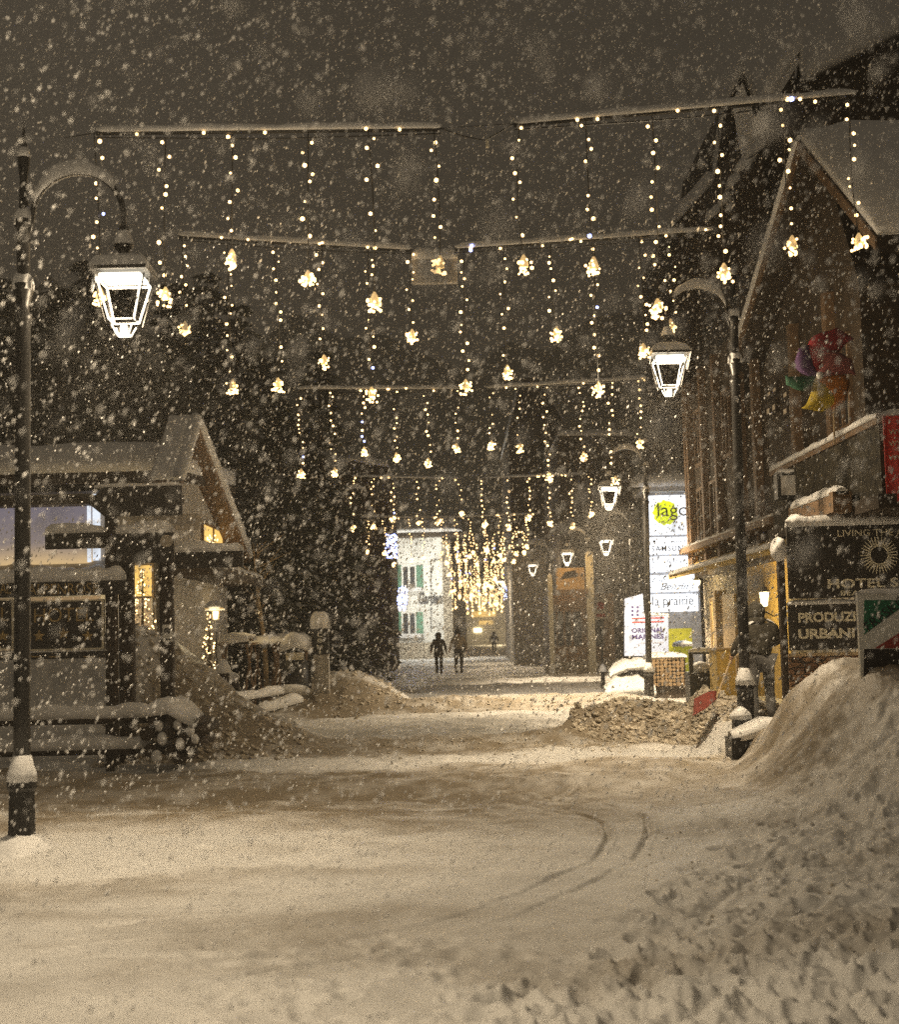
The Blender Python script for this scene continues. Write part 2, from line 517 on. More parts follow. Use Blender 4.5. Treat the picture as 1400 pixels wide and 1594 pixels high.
def height(x, y, fine=True):
    x = np.asarray(x, dtype=float); y = np.asarray(y, dtype=float)
    z = 0.10 * fbm(x * 0.5, y * 0.5, 3, 3) * ss(4, 14, y)
    # raised pavement on the right
    z = z + 0.34 * ss(3.35, 3.75, x) * ss(15.5, 17.5, y) * (1 - ss(26, 33, y))
    # big bank in front of the boards on the right
    edge = 0.35 * fbm(x * 0.6 + 5, y * 0.6, 11, 3)
    z = z + (1.02 * ss(2.9, 4.4, x + edge * 0.5)) * ss(11.0, 15.4, y + edge) * (1 - ss(16.6, 18.0, y - (x - 4) * 0.15))
    z = z + 0.22 * ss(1.8, 4.5, x) * ss(5, 9, y) * (1 - ss(14, 17, y))
    # bank behind the log fence on the left
    z = z + 1.45 * (1 - ss(-5.2, -3.0, x + 0.2 * fbm(x, y, 5, 2))) * ss(20.6, 23.2, y) * (1 - ss(26.5, 29, y))
    # dark mound beside the road, left
    z = z + 0.50 * (1 - ss(-3.4, -1.9, x + edge)) * ss(-8, -3.9, x) * ss(19.9, 22.5, y) * (1 - ss(24, 27, y))
    z = z + 0.75 * (1 - ss(-2.6, -0.9, x + edge)) * ss(-5, -3, x) * ss(32.0, 35.0, y) * (1 - ss(38, 42, y))
    z = z + 0.35 * (1 - ss(-3.2, -1.2, x)) * ss(40, 44, y) * (1 - ss(50, 60, y))
    # ridges left across the road by the plough (steep towards the camera)
    def ridge(yc, hgt, wf, wb, x0, x1, bow=0.0, sd_=1):
        c = yc + bow * x * x + 0.5 * fbm(x * 0.4, y * 0.02 + sd_, 21 + sd_, 3)
        m = ss(x0 - 1, x0 + 1, x) * (1 - ss(x1 - 1, x1 + 1, x))
        return hgt * m * np.where(y < c, ss(c - wf, c, y), 1 - ss(c, c + wb, y))
    z = z + ridge(16.6, 0.10, 1.0, 2.2, -9, 3.0, 0.02, 1)
    z = z + ridge(22.2, 0.13, 1.3, 2.0, -4, 2.6, -0.02, 2)
    z = z + ridge(33.0, 0.25, 2.2, 3.0, -2.8, 4.2, -0.05, 3)
    z = z + ridge(42, 0.14, 2.5, 5, -3, 4.5, 0.03, 4)
    z = z + ridge(13.2, 0.07, 0.8, 1.4, -7, -0.5, 0.03, 6)
    # shovelled heap
    d = np.hypot((x - 2.95) / 1.35, (y - 22.6) / 1.2)
    d2 = np.hypot((x - 4.0) / 1.1, (y - 21.8) / 0.8)
    d3 = np.hypot((x - 1.9) / 0.9, (y - 22.3) / 0.9)
    hp = 0.58 * np.clip(1 - d, 0, 1) ** 0.9 + 0.30 * np.clip(1 - d2, 0, 1) + 0.2 * np.clip(1 - d3, 0, 1)
    z = z + hp + np.clip(hp * 3, 0, 1) * (0.16 * fbm(x * 3.2, y * 3.2, 31, 4, 0.6) + 0.09 * np.abs(fbm(x * 9, y * 9, 37, 3, 0.6)))
    # fringe of plough spoil on banks
    rough_right = ss(0.8, 3.0, x + (y - 6) * 0.0) * (1 - ss(12.5, 15, y))
    if fine:
        z = z + 0.030 * fbm(x * 2.2, y * 1.4, 41, 4, 0.6) * (1 - 0.5 * rough_right)
        z = z + rough_right * (0.055 * fbm(x * 2.6, y * 2.6, 51, 5, 0.62))
        z = z + 0.05 * fbm(x * 1.6, y * 2.4, 61, 4, 0.6) * ss(12, 16, y)
        z = z + ss(2.6, 3.4, x) * ss(10.5, 12, y) * (1 - ss(17, 19, y)) * (0.05 * fbm(x * 5, y * 5, 81, 4, 0.6) + 0.05 * np.clip(fbm(x * 1.8, y * 1.8, 85, 3), 0, 1))
        brd = ss(0.1, 0.3, z) * ss(19, 21, y)
        z = z + brd * 0.07 * fbm(x * 4, y * 4, 71, 4, 0.6) * (1 - ss(60, 70, y))
        near = y < 16
        xn, yn = x[near], y[near]
        zn = z[near]
        for pl, w, dp in TRACKS:
            dd = seg_dist(xn, yn, pl)
            dp = dp * (0.75 + 0.9 * fbm(xn * 1.3, yn * 1.3, 17, 3))
            zn = zn - dp * np.exp(-(dd / w) ** 2) + dp * 0.25 * np.exp(-((dd - w * 2.2) / w) ** 2)
        zz = z.copy(); zz[near] = zn; z = zz
    return z
def hz(x, y):
    return float(height(np.array([x]), np.array([y]), False)[0])

def brown_mix(x, y, z):
    # browner tone in bands over the ridges, on heap, mounds and foreground patches
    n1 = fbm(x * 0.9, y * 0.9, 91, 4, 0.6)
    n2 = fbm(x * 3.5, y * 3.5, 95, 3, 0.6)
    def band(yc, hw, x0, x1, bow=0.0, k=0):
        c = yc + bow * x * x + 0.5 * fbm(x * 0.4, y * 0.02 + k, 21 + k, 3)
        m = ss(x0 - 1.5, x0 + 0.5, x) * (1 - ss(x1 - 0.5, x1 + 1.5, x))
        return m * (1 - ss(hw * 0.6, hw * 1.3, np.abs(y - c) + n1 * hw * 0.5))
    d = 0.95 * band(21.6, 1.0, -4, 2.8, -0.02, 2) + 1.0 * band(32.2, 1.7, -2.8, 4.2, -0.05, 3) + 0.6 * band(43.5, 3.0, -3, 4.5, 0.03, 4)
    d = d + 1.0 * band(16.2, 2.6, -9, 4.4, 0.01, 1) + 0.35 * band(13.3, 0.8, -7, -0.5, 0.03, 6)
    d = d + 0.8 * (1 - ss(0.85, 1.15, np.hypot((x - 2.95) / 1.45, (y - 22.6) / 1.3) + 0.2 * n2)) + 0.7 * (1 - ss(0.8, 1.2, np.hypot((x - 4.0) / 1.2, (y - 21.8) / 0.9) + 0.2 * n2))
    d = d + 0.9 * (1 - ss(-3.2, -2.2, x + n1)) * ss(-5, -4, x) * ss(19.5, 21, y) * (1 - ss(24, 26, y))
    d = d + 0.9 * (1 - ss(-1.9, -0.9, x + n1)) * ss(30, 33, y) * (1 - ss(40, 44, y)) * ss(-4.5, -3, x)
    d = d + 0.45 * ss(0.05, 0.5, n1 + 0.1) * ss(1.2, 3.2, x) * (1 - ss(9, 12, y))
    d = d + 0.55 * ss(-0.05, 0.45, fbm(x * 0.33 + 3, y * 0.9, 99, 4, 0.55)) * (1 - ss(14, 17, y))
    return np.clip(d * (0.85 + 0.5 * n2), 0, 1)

def make_ground():
    rows = list(np.linspace(-14, 3.4, 14))
    y = 3.5
    while y < 230:
        rows.append(y); y += max(0.018, 0.0042 * y) if not 20.5 < y < 24.5 else 0.05
    rows += [260, 320, 420, 600]
    rows = np.array(rows)
    core = np.linspace(-0.46, 0.46, 800)
    side = np.array([0.53, 0.58, 0.66, 0.8, 1.0, 1.4, 2, 3, 5])
    u = np.concatenate([-side[::-1], core, side])
    U, Y = np.meshgrid(u, rows)
    X = U * np.maximum(Y + 1.5, 7)
    Z = height(X, Y)
    # trodden pits
    for (cx, cy_, r, dp, a) in PITS:
        i0, i1 = np.searchsorted(rows, [cy_ - 3.5 * r, cy_ + 3.5 * r])
        if i1 <= i0: continue
        sx, sy = X[i0:i1] - cx, Y[i0:i1] - cy_
        ca, sa = math.cos(a), math.sin(a)
        p_, q_ = (sx * ca + sy * sa) / (r * 1.5), (-sx * sa + sy * ca) / r
        dd = np.hypot(p_, q_)
        Z[i0:i1] += -dp * np.exp(-dd ** 4) + 0.45 * dp * np.exp(-((dd - 1.5) / 0.4) ** 2)
    nr, nc = X.shape
    V = np.stack([X, Y, Z], -1).reshape(-1, 3)
    idx = np.arange(nr * nc).reshape(nr, nc)
    Fa = np.stack([idx[:-1, :-1], idx[:-1, 1:], idx[1:, 1:], idx[1:, :-1]], -1).reshape(-1, 4)
    me = bpy.data.meshes.new('snowy_ground')
    me.vertices.add(len(V)); me.vertices.foreach_set('co', V.ravel())
    me.loops.add(Fa.size); me.loops.foreach_set('vertex_index', Fa.ravel().astype(np.int32))
    me.polygons.add(len(Fa))
    me.polygons.foreach_set('loop_start', np.arange(0, Fa.size, 4, dtype=np.int32))
    me.polygons.foreach_set('use_smooth', np.ones(len(Fa), dtype=bool))
    me.update(calc_edges=True)
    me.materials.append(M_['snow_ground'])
    at_ = me.attributes.new('brown_mix', 'FLOAT', 'POINT')
    at_.data.foreach_set('value', brown_mix(X, Y, Z).ravel().astype(np.float32))
    o = bpy.data.objects.new('ground', me)
    COL.objects.link(o)
    tag(o, 'trodden snow covering the street and pavements, with banks and plough ridges', 'ground', kind='structure')
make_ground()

def clods():
    m = MB()
    rd = random.Random(5)
    todo = []
    def put(x, y, r_): todo.append((x, y, r_))
    def put2(x, y, r_, z):
        i0 = len(m.v)
        r_ *= 0.62
        m.ball((x, y, z + r_ * 0.1), r_, 0, 1, rd.uniform(0.5, 1.0))
        for q in range(i0, len(m.v)):
            v = m.v[q]; k_ = 1 + 0.45 * lump((v[0] * 9 + v[2] * 13) * 0.06 / r_, y * 7 + v[1] * 3)
            m.v[q] = (x + (v[0] - x) * k_, y + (v[1] - y) * k_, z + (v[2] - z) * k_)
    for k in range(1500):
        a, q = rd.uniform(0, 6.28), rd.random() ** 0.6
        x, y = 2.95 + 1.25 * q * math.cos(a), 22.3 + 1.1 * q * math.sin(a)
        put(x, y, rd.choice((0.02, 0.03, 0.04, 0.06, 0.085)) * rd.uniform(0.8, 1.2))
    for k in range(600):
        put(4.0 + rd.uniform(-1.2, 0.7), 21.8 + rd.uniform(-0.8, 0.7), rd.choice((0.02, 0.03, 0.05, 0.07)))
    for k in range(900):
        put(rd.uniform(-5, -2.2), rd.uniform(20.2, 23.5), rd.choice((0.02, 0.03, 0.05, 0.08)))
    for k in range(170):
        put(rd.uniform(-3.6, -1.0), rd.uniform(32, 36), rd.choice((0.03, 0.04, 0.06, 0.10)))
    for k in range(200):
        x = rd.uniform(-2.6, 4.2); put(x, 32.0 + rd.gauss(0, 0.7) - 0.05 * x * x, rd.choice((0.02, 0.03, 0.05, 0.07)))
    for k in range(500):
        x = rd.uniform(-4, 2.6); put(x, 21.4 + rd.gauss(0, 0.5), rd.choice((0.012, 0.02, 0.03, 0.04)))
    for k in range(260):
        put(rd.uniform(1.2, 4.2), rd.uniform(5.5, 12), rd.choice((0.008, 0.012, 0.018)))
    zs = height(np.array([t[0] for t in todo]), np.array([t[1] for t in todo]))
    for t, z in zip(todo, zs): put2(t[0], t[1], t[2], float(z))
    tag(m.build('snow_clods', 'spoil'), 'broken clods of ploughed snow strewn over the heap and the ridges', 'snow clods', kind='stuff')
clods()

# wooded hillside closing the valley
mb = MB()
n = 60
top = [(-220 + i * 9, 300 + 20 * math.sin(i * 0.3), 62 + 10 * lump(i * 0.21, 3) + 0.35 * abs(i - 20)) for i in range(n)]
vs = [(x, y - 90, -1) for x, y, z in top] + [(x, y - 30, z * 0.55) for x, y, z in top] + [(x, y, z) for x, y, z in top]
fs = []
for i in range(n - 1):
    for k in (0, 1):
        fs.append((k * n + i, k * n + i + 1, (k + 1) * n + i + 1, (k + 1) * n + i))
mb.add(vs, fs)
tag(mb.build('hill', 'needles', smooth=True), 'dark wooded hillside beyond the street', 'hill', kind='structure')

# ------------------------------------------------------------------ street lamps
def make_lamp():
    r = root('street_lamp', 'x', 'street lamp', (0, 0, 0), 'lantern street lamps along the street')
    m = MB(); m.lathe((0, 0, 0), [(0.13, -0.3), (0.115, 0.05), (0.105, 0.5), (0.125, 0.53), (0.125, 0.58), (0.05, 0.60)], 10)
    m.build('plinth', 'iron', r)
    m = MB()
    m.lathe((0, 0, 0), [(0.070, 0.55), (0.070, 1.2), (0.060, 4.38), (0.075, 4.40), (0.075, 4.44), (0.050, 4.46), (0.050, 4.52), (0.085, 4.66), (0.085, 4.70), (0.055, 4.72), (0.055, 5.18), (0.075, 5.20), (0.075, 5.25), (0.045, 5.27), (0.032, 5.6), (0.055, 5.78), (0.055, 5.80), (0.02, 5.82), (0.03, 5.9), (0.015, 5.97), (0.004, 6.1)], 14)
    m.build('pole', 'iron', r, True)
    # swan-neck arm
    cx, cz, ra = 0.46, 5.27, 0.385
    arc = [(cx - ra * math.cos(t), 0, cz + ra * math.sin(t)) for t in [math.pi * i / 20 for i in range(21)]]
    arc = [(0.05, 0, 5.14)] + arc + [(cx + ra, 0, 5.17)]
    m = MB(); m.tube(arc, 0.024, 8); m.tube([(0.0, 0, 5.02), (0.06, 0, 5.08)], 0.02, 6)
    m.build('arm', 'iron', r, True)
    m = MB(); m.snow([(p[0], 0, p[2] + 0.015) for p in arc[3:18]], 0.085, 0.10, seed=1.3, step=0.06, side=(0, 1, 0)); m.build('snow_cap', 'snow', r, True)
    m = MB(); m.snow([(-0.07, 0, 5.25), (0.07, 0, 5.25)], 0.14, 0.13, seed=2, step=0.03); m.build('snow_cap', 'snow', r, True)
    m = MB(); m.snow([(-0.08, 0, 4.70), (0.08, 0, 4.70)], 0.15, 0.14, seed=4, step=0.03); m.build('snow_cap', 'snow', r, True)
    m = MB(); m.lathe((0, 0, 0), [(0.125, 0.575), (0.12, 0.65), (0.10, 0.70), (0.08, 0.78), (0.062, 0.80)], 12)
    m.build('snow_cap', 'snow', r, True)
    m = MB(); m.lathe((0, 0, 0), [(0.06, 5.79), (0.05, 5.85), (0.03, 5.88)], 10); m.build('snow_cap', 'snow', r, True)
    # lantern
    lx = cx + ra
    m = MB(); m.lathe((lx, 0, 0), [(0.03, 5.19), (0.05, 5.14), (0.055, 5.10), (0.085, 5.02), (0.07, 4.98), (0.05, 4.97), (0.075, 4.90), (0.11, 4.87)], 12)
    ln = m.build('lantern', 'iron', r, True)
    def ring(hw, z): return [(lx - hw, -hw, z), (lx + hw, -hw, z), (lx + hw, hw, z), (lx - hw, hw, z)]
    m = MB()
    a, b, c = ring(0.235, 4.765), ring(0.245, 4.80), ring(0.09, 4.90)
    m.add(a + b + c, [(3, 2, 1, 0), (8, 9, 10, 11)] + [(i, (i + 1) % 4, 4 + (i + 1) % 4, 4 + i) for i in range(4)] + [(4 + i, 4 + (i + 1) % 4, 8 + (i + 1) % 4, 8 + i) for i in range(4)])
    m.build('lantern_roof', 'iron', ln)
    m = MB(); a, b, c = ring(0.25, 4.795), ring(0.20, 4.88), ring(0.10, 4.925)
    m.add(a + b + c, [(3, 2, 1, 0), (8, 9, 10, 11)] + [(i, (i + 1) % 4, 4 + (i + 1) % 4, 4 + i) for i in range(4)] + [(4 + i, 4 + (i + 1) % 4, 8 + (i + 1) % 4, 8 + i) for i in range(4)])
    m.lathe((lx, 0, 0), [(0.09, 5.02), (0.08, 5.06), (0.05, 5.14)], 10)
    for k in range(7):
        x_ = lx + random.choice((-0.24, 0.24)) + random.uniform(-0.02, 0.02)
        m.tube([(x_, random.uniform(-0.22, 0.22), 4.79), (x_, -0.1, 4.79 - random.uniform(0.08, 0.22))], [0.012, 0.002], 5)
    m.build('snow_cap', 'snow', ln)
    m = MB()
    T, B, B2, C = ring(0.185, 4.70), ring(0.105, 4.37), ring(0.085, 4.33), ring(0.05, 4.25)
    for i in range(4):
        m.tube([T[i], B[i]], 0.008, 6); m.tube([B2[i], C[i]], 0.006, 6)
        m.tube([T[i], T[(i + 1) % 4]], 0.009, 6); m.tube([B[i], B[(i + 1) % 4]], 0.006, 6); m.tube([C[i], C[(i + 1) % 4]], 0.007, 6)
    m.add(ring(0.17, 4.745) + ring(0.175, 4.72), [(0, 1, 2, 3), (7, 6, 5, 4), (0, 4, 5, 1), (1, 5, 6, 2), (2, 6, 7, 3), (3, 7, 4, 0)])
    m.lathe((lx, 0, 0), [(0.03, 4.33), (0.035, 4.30), (0.03, 4.25), (0.01, 4.235)], 8)
    m.build('glowing_frame', 'lamp', ln)
    for i in range(4):
        m = MB(); m.tube([Vector(T[i]) * 1.0 + Vector((0.028 * (1 if T[i][0] > lx else -1), 0.028 * (1 if T[i][1] > 0 else -1), 0.03)), Vector(B[i]) + Vector((0.024 * (1 if T[i][0] > lx else -1), 0.024 * (1 if T[i][1] > 0 else -1), -0.03))], 0.007, 5); m.build('glass_edge', 'iron', ln)
    return r, Vector((lx, 0, 4.6))
LAMP, LOFF = make_lamp()
# (x px, ground px, depth, arm direction 1 right / -1 left, scale, label, tilt)
lamps = [
    (33, 12.2, 1, 1.0, 'nearest street lamp, black, at the left edge with its lantern hanging to the right', 0.3, 260, 0),
    (1157, 19.2, -1, 1.03, 'second nearest street lamp, its lantern hanging left over the shovelled heap', -0.6, 560, 0.30),
    (1008, 33.5, -1, 1.0, 'third street lamp, standing in front of the pale sailing-style shop banner', -1.2, 1500, 0.10),
    (988, 49, -1, 0.98, 'fourth street lamp, behind the yellow-lit kiosk corner', 0, 1000, 0),
    (921, 57, -1, 0.98, 'fifth street lamp, beside the white post with the orange board', 0, 300, 0),
    (862, 66, -1, 0.98, 'sixth street lamp, above the wooden shop front', 0, 250, 0),
    (805, 80, -1, 0.95, 'seventh street lamp, at the corner of the far stone building', 0, 250, 0),
    (808, 98, -1, 0.92, 'farthest lit street lamp, in the glow at the end of the street', 0, 200, 0),
    (533, 41, 1, 1.0, 'snow-arched street lamp among the dark firs on the left of the road', 0, 130, 0),
]
for i, (px, Y, d, sc, lab, tilt, en, gz) in enumerate(lamps):
    o = LAMP if i == 0 else copy_tree(LAMP)
    g_ = P(px, 1000, Y)
    x_ = g_.x
    if i == 0: zb = hz(x_, Y) - 0.02
    else: zb = max(hz(x_, Y) - 0.1, gz) if gz else hz(x_, Y) - 0.05
    o.location = (x_, Y, zb)
    o.scale = (sc, sc, sc)
    o.rotation_euler = (0, R(tilt), 0 if d > 0 else math.pi)
    o['label'] = lab
    if i == 8:
        for c_ in kids(o):
            for g2 in kids(c_):
                if g2.name.startswith('glowing_frame'):
                    g2.data = g2.data.copy(); g2.data.materials[0] = M_['poster']; g2.name = 'lantern_frame'
        continue
    l = point((x_ + d * LOFF.x * sc, Y, zb + 4.55 * sc), en * 2.2, LIGHTC, 0.16, kind='SPOT', spot=R(148 if i == 2 else 118), blend=1.0)
    # a little of the light leaves sideways through the glass
    point((x_ + d * LOFF.x * sc, Y, zb + 4.5 * sc), min(en, 420) * 0.34, LIGHTC, 0.16)

# the next lamp of the left row stands beside the photographer
for (x_, Y, d, en, lab) in ((-3.7, 4.6, 1, 480, 'street lamp of the left row standing beside the photographer, out of the photo'),):
    o = copy_tree(LAMP); o.location = (x_, Y, hz(x_, Y)); o.rotation_euler = (0, 0, 0 if d > 0 else math.pi); o['label'] = lab
    point((x_ + d * LOFF.x, Y, hz(x_, Y) + 4.55), en, LIGHTC, 0.16, kind='SPOT', spot=R(150), blend=0.8)
    point((x_ + d * LOFF.x, Y, hz(x_, Y) + 4.5), min(en, 420) * 0.34, LIGHTC, 0.16)

# mound of snow round the foot of the near lamp
m = MB()
lp = LAMP.location
vs, fs = [], []
for k in range(24):
    for j in range(7):
        rr = j / 6
        th = 2 * math.pi * k / 24
        rad = 0.42 * rr * (1 + 0.15 * lump(th, 2))
        vs.append((lp.x + rad * math.cos(th), lp.y + rad * math.sin(th), lp.z + 0.24 * (1 - rr ** 1.4) - 0.05))
for k in range(24):
    for j in range(6):
        k2 = (k + 1) % 24
        fs.append((k * 7 + j, k * 7 + j + 1, k2 * 7 + j + 1, k2 * 7 + j))
m.add(vs, fs)
tag(m.build('snow_mound', 'snow', smooth=True), 'small mound of snow round the foot of the nearest lamp', 'snow mound', kind='stuff')

# ------------------------------------------------------------------ light garlands over the street
def bulbs_on(m, x, y, z0, z1, near, r, blue=0.0):
    z = z0 - random.uniform(0.02, 0.2)
    while z > z1 + 0.18:
        c = (x + random.choice((-1, 1)) * random.uniform(0.01, 0.06), y + random.uniform(-0.03, 0.03), z)
        rr = r * random.uniform(0.6, 1.3)
        mi = 2 if random.random() < blue else 1
        if near: m.ball(c, rr, mi)
        else: octa(m, c, rr, mi)
        z -= random.uniform(0.08, 0.20) if random.random() > 0.06 else 0.36
def octa(m, c, r, mi=0):
    x, y, z = c
    m.add([(x + r, y, z), (x - r, y, z), (x, y + r, z), (x, y - r, z), (x, y, z + r), (x, y, z - r)],
          [(0, 2, 4), (2, 1, 4), (1, 3, 4), (3, 0, 4), (2, 0, 5), (1, 2, 5), (3, 1, 5), (0, 3, 5)], mi)
def light_string(parent, x, y, ztop, zc, near, r=0.020):
    m = MB()
    dx = random.uniform(-0.03, 0.05); bw = random.uniform(-0.04, 0.04)
    m.tube([(x, y, ztop), (x + dx * 0.3 + bw * 0.8, y, ztop * 0.7 + zc * 0.3), (x + dx * 0.6 + bw, y, ztop * 0.4 + zc * 0.6), (x + dx, y, zc)], 0.006 if near else 0.007, 4, 0)
    bulbs_on(m, x + dx * 0.5 + bw * 0.7, y, ztop, zc, near, r, 0.02)
    s_ = m.build('light_string', ['black', 'bulb', 'bulbblue'], parent)
    m = MB()
    m.lathe((x + dx, y, zc), [(0.010, 0.10), (0.028, 0.07), (0.045, 0.02), (0.045, -0.03)], 8, 0)
    k = 28 if near else 10
    for i in range(k):
        th = random.uniform(0, 6.28); ra = random.uniform(0.01, 0.085)
        c = (x + dx + ra * math.cos(th), y + ra * math.sin(th) * 0.8, zc + random.uniform(-0.10, 0.05))
        if near: m.ball(c, r * random.uniform(0.6, 1.1), 1)
        else: octa(m, c, r * 1.5, 1)
    m.build('bulb_cluster', ['bell', 'bulb'], s_)
    return s_
def garland(Y, a, b, strings, label, near=True, r=0.019, cap=True, blue=()):
    A, B = P(a[0], a[1], Y), P(b[0], b[1], Y)
    g = root('light_garland', label, 'light garland', ((A + B) / 2), 'icicle light garlands hung across the street')
    m = MB(); m.tube([A, B], 0.028, 8)
    m.tube([A + Vector((0, 0, -0.05)), (A + B) / 2 + Vector((0, 0, -0.085)), B + Vector((0, 0, -0.05))], 0.008, 5)
    m.build('bar', 'black', g)
    if cap:
        m = MB(); m.snow([A + Vector((0, 0, 0.02)), B + Vector((0, 0, 0.02))], 0.07, 0.06, seed=Y, step=0.1)
        m.build('snow_cap', 'snow', g, True)
    m = MB()
    for px in blue:
        t = (px - a[0]) / (b[0] - a[0]); c = A + (B - A) * t
        for k in range(3): m.ball(c + Vector((random.uniform(-.05, .05), -0.03, random.uniform(-.04, .03))), 0.026, k % 2)
    for k in range(5):
        t = random.random(); c = A + (B - A) * t
        m.ball(c + Vector((0, -0.035, random.uniform(-.05, .02))), r, 1)
    m.build('bar_bulbs', ['bulbblue', 'bulb'], g)
    for px, cx, cy_ in strings:
        t = (px - a[0]) / (b[0] - a[0])
        tp = A + (B - A) * t
        c = P(cx, cy_, Y)
        light_string(g, c.x, Y, tp.z, c.z, near, r)
    # glow of the bulbs
    mid = (A + B) / 2
    point((mid.x, Y, mid.z - 1.0), 14, (1, 0.70, 0.36), 0.5, g)
    return g
garland(14.6, (150, 207), (686, 201), [(152, 148, 462), (252, 261, 462), (365, 365, 403), (479, 484, 436), (574, 579, 470), (682, 681, 413)], 'nearest light garland, left half, on a bar thick with snow')
garland(14.6, (800, 195), (1332, 148), [(808, 815, 412), (912, 920, 415), (1020, 1027, 480), (1122, 1128, 425), (1228, 1233, 382), (1329, 1335, 378)], 'nearest light garland, right half, rising towards the chalet gable', blue=(1230,))
garland(19.2, (278, 368), (642, 390), [(280, 285, 512), (358, 357, 602), (427, 429, 600), (500, 505, 564), (575, 578, 614), (640, 643, 524)], 'second light garland, left half, ending at a grey junction box')
garland(19.2, (708, 388), (1110, 360), [(727, 728, 602), (785, 790, 580), (857, 862, 520), (930, 934, 606), (1003, 1001, 546), (1045, 1046, 508)], 'second light garland, right half, starting at a grey junction box', blue=(738,))
garland(30.3, (465, 606), (716, 606), [(466, 467, 737), (516, 519, 735), (566, 567, 703), (613, 615, 712), (662, 664, 720), (711, 712, 697)], 'third light garland, left half, over the dark firs', True, 0.023)
garland(30.3, (757, 605), (1008, 590), [(763, 764, 693), (806, 807, 697), (853, 854, 742), (906, 907, 710), (955, 957, 748), (996, 997, 690)], 'third light garland, right half, ending behind the second lamp', True, 0.023)
garland(47, (548, 742), (716, 746), [(549, 550, 822), (578, 580, 818), (614, 613, 808), (648, 650, 815), (683, 682, 812), (715, 717, 799)], 'fourth light garland, left half', False, 0.031)
garland(47, (752, 745), (912, 738), [(755, 754, 816), (789, 790, 820), (822, 823, 805), (857, 857, 815), (890, 892, 818), (911, 921, 800)], 'fourth light garland, right half, under the third lantern', False, 0.031)
garland(64, (560, 805), (706, 806), [(573, 573, 858), (597, 597, 860), (615, 614, 878), (640, 640, 872), (662, 660, 867), (690, 689, 861)], 'fifth light garland, left half, above the blue net lights', False, 0.034)
garland(64, (706, 806), (835, 800), [(710, 710, 852), (733, 732, 865), (757, 757, 853), (780, 779, 864), (805, 805, 861), (825, 822, 850)], 'fifth light garland, right half, above the far lanterns', False, 0.034)
k = 0
for Y in (73, 82, 91, 100, 109, 119, 130, 142, 155, 170, 186):
    cxp = 745
    hw = (3.7 if Y > 80 else 3.5) * F / Y * (0.62 if Y < 100 else 0.8)
    yy = 986 - (5.0 if Y < 120 else 4.6) * F / Y
    c0 = cxp + (10 if Y < 100 else 0)
    st = []
    ns = 9
    for i in range(ns):
        px = c0 - hw + (2 * hw) * (i + 0.5) / ns + random.uniform(-3, 3)
        ln_ = random.uniform(0.9, 2.4) * F / Y
        st.append((px, px, yy + ln_))
    garland(Y, (c0 - hw, yy), (c0 + hw, yy), st, 'one of the far light garlands that merge into a golden glow', False, 0.030 + 0.00022 * Y, False)

# support wires between the two halves
m = MB()
a, b = P(686, 200, 14.6), P(800, 193, 14.6)
m.tube([P(100, 215, 14.6), P(150, 207, 14.6)], 0.006, 5); m.tube([a, b], 0.004, 5)
m.tube([a, P(720, 212, 14.6), P(755, 219, 14.6), P(780, 205, 14.6), b], 0.007, 5)
m.box(P(750, 0, 14.6).x, P(750, 0, 14.6).x + 0.03, 14.58, 14.62, P(755, 230, 14.6).z, P(755, 218, 14.6).z, 1)
tag(m.build('cable', ['black', 'cream']), 'thin sagging cable with a small tag between the two nearest garland halves', 'cable')
r = root('junction_box', 'grey square box with snow on it between the second garland halves', 'junction box', P(676, 410, 19.3))
x0, x1, z0, z1 = rect(642, 392, 712, 440, 19.3)
m = MB(); m.box(x0, x1, 19.27, 19.42, z0, z1 - 0.05); m.build('case', 'plaster', r)
m = MB(); m.box(x0 + 0.06, x1 - 0.1, 19.262, 19.268, z0 + 0.1, z1 - 0.12); m.build('cover', 'greyink', r)
m = MB(); m.snow([(x0 - 0.01, 19.34, z1 - 0.06), (x1 + 0.01, 19.34, z1 - 0.06)], 0.2, 0.13, seed=3, step=0.06); m.build('snow_cap', 'snow', r, True)

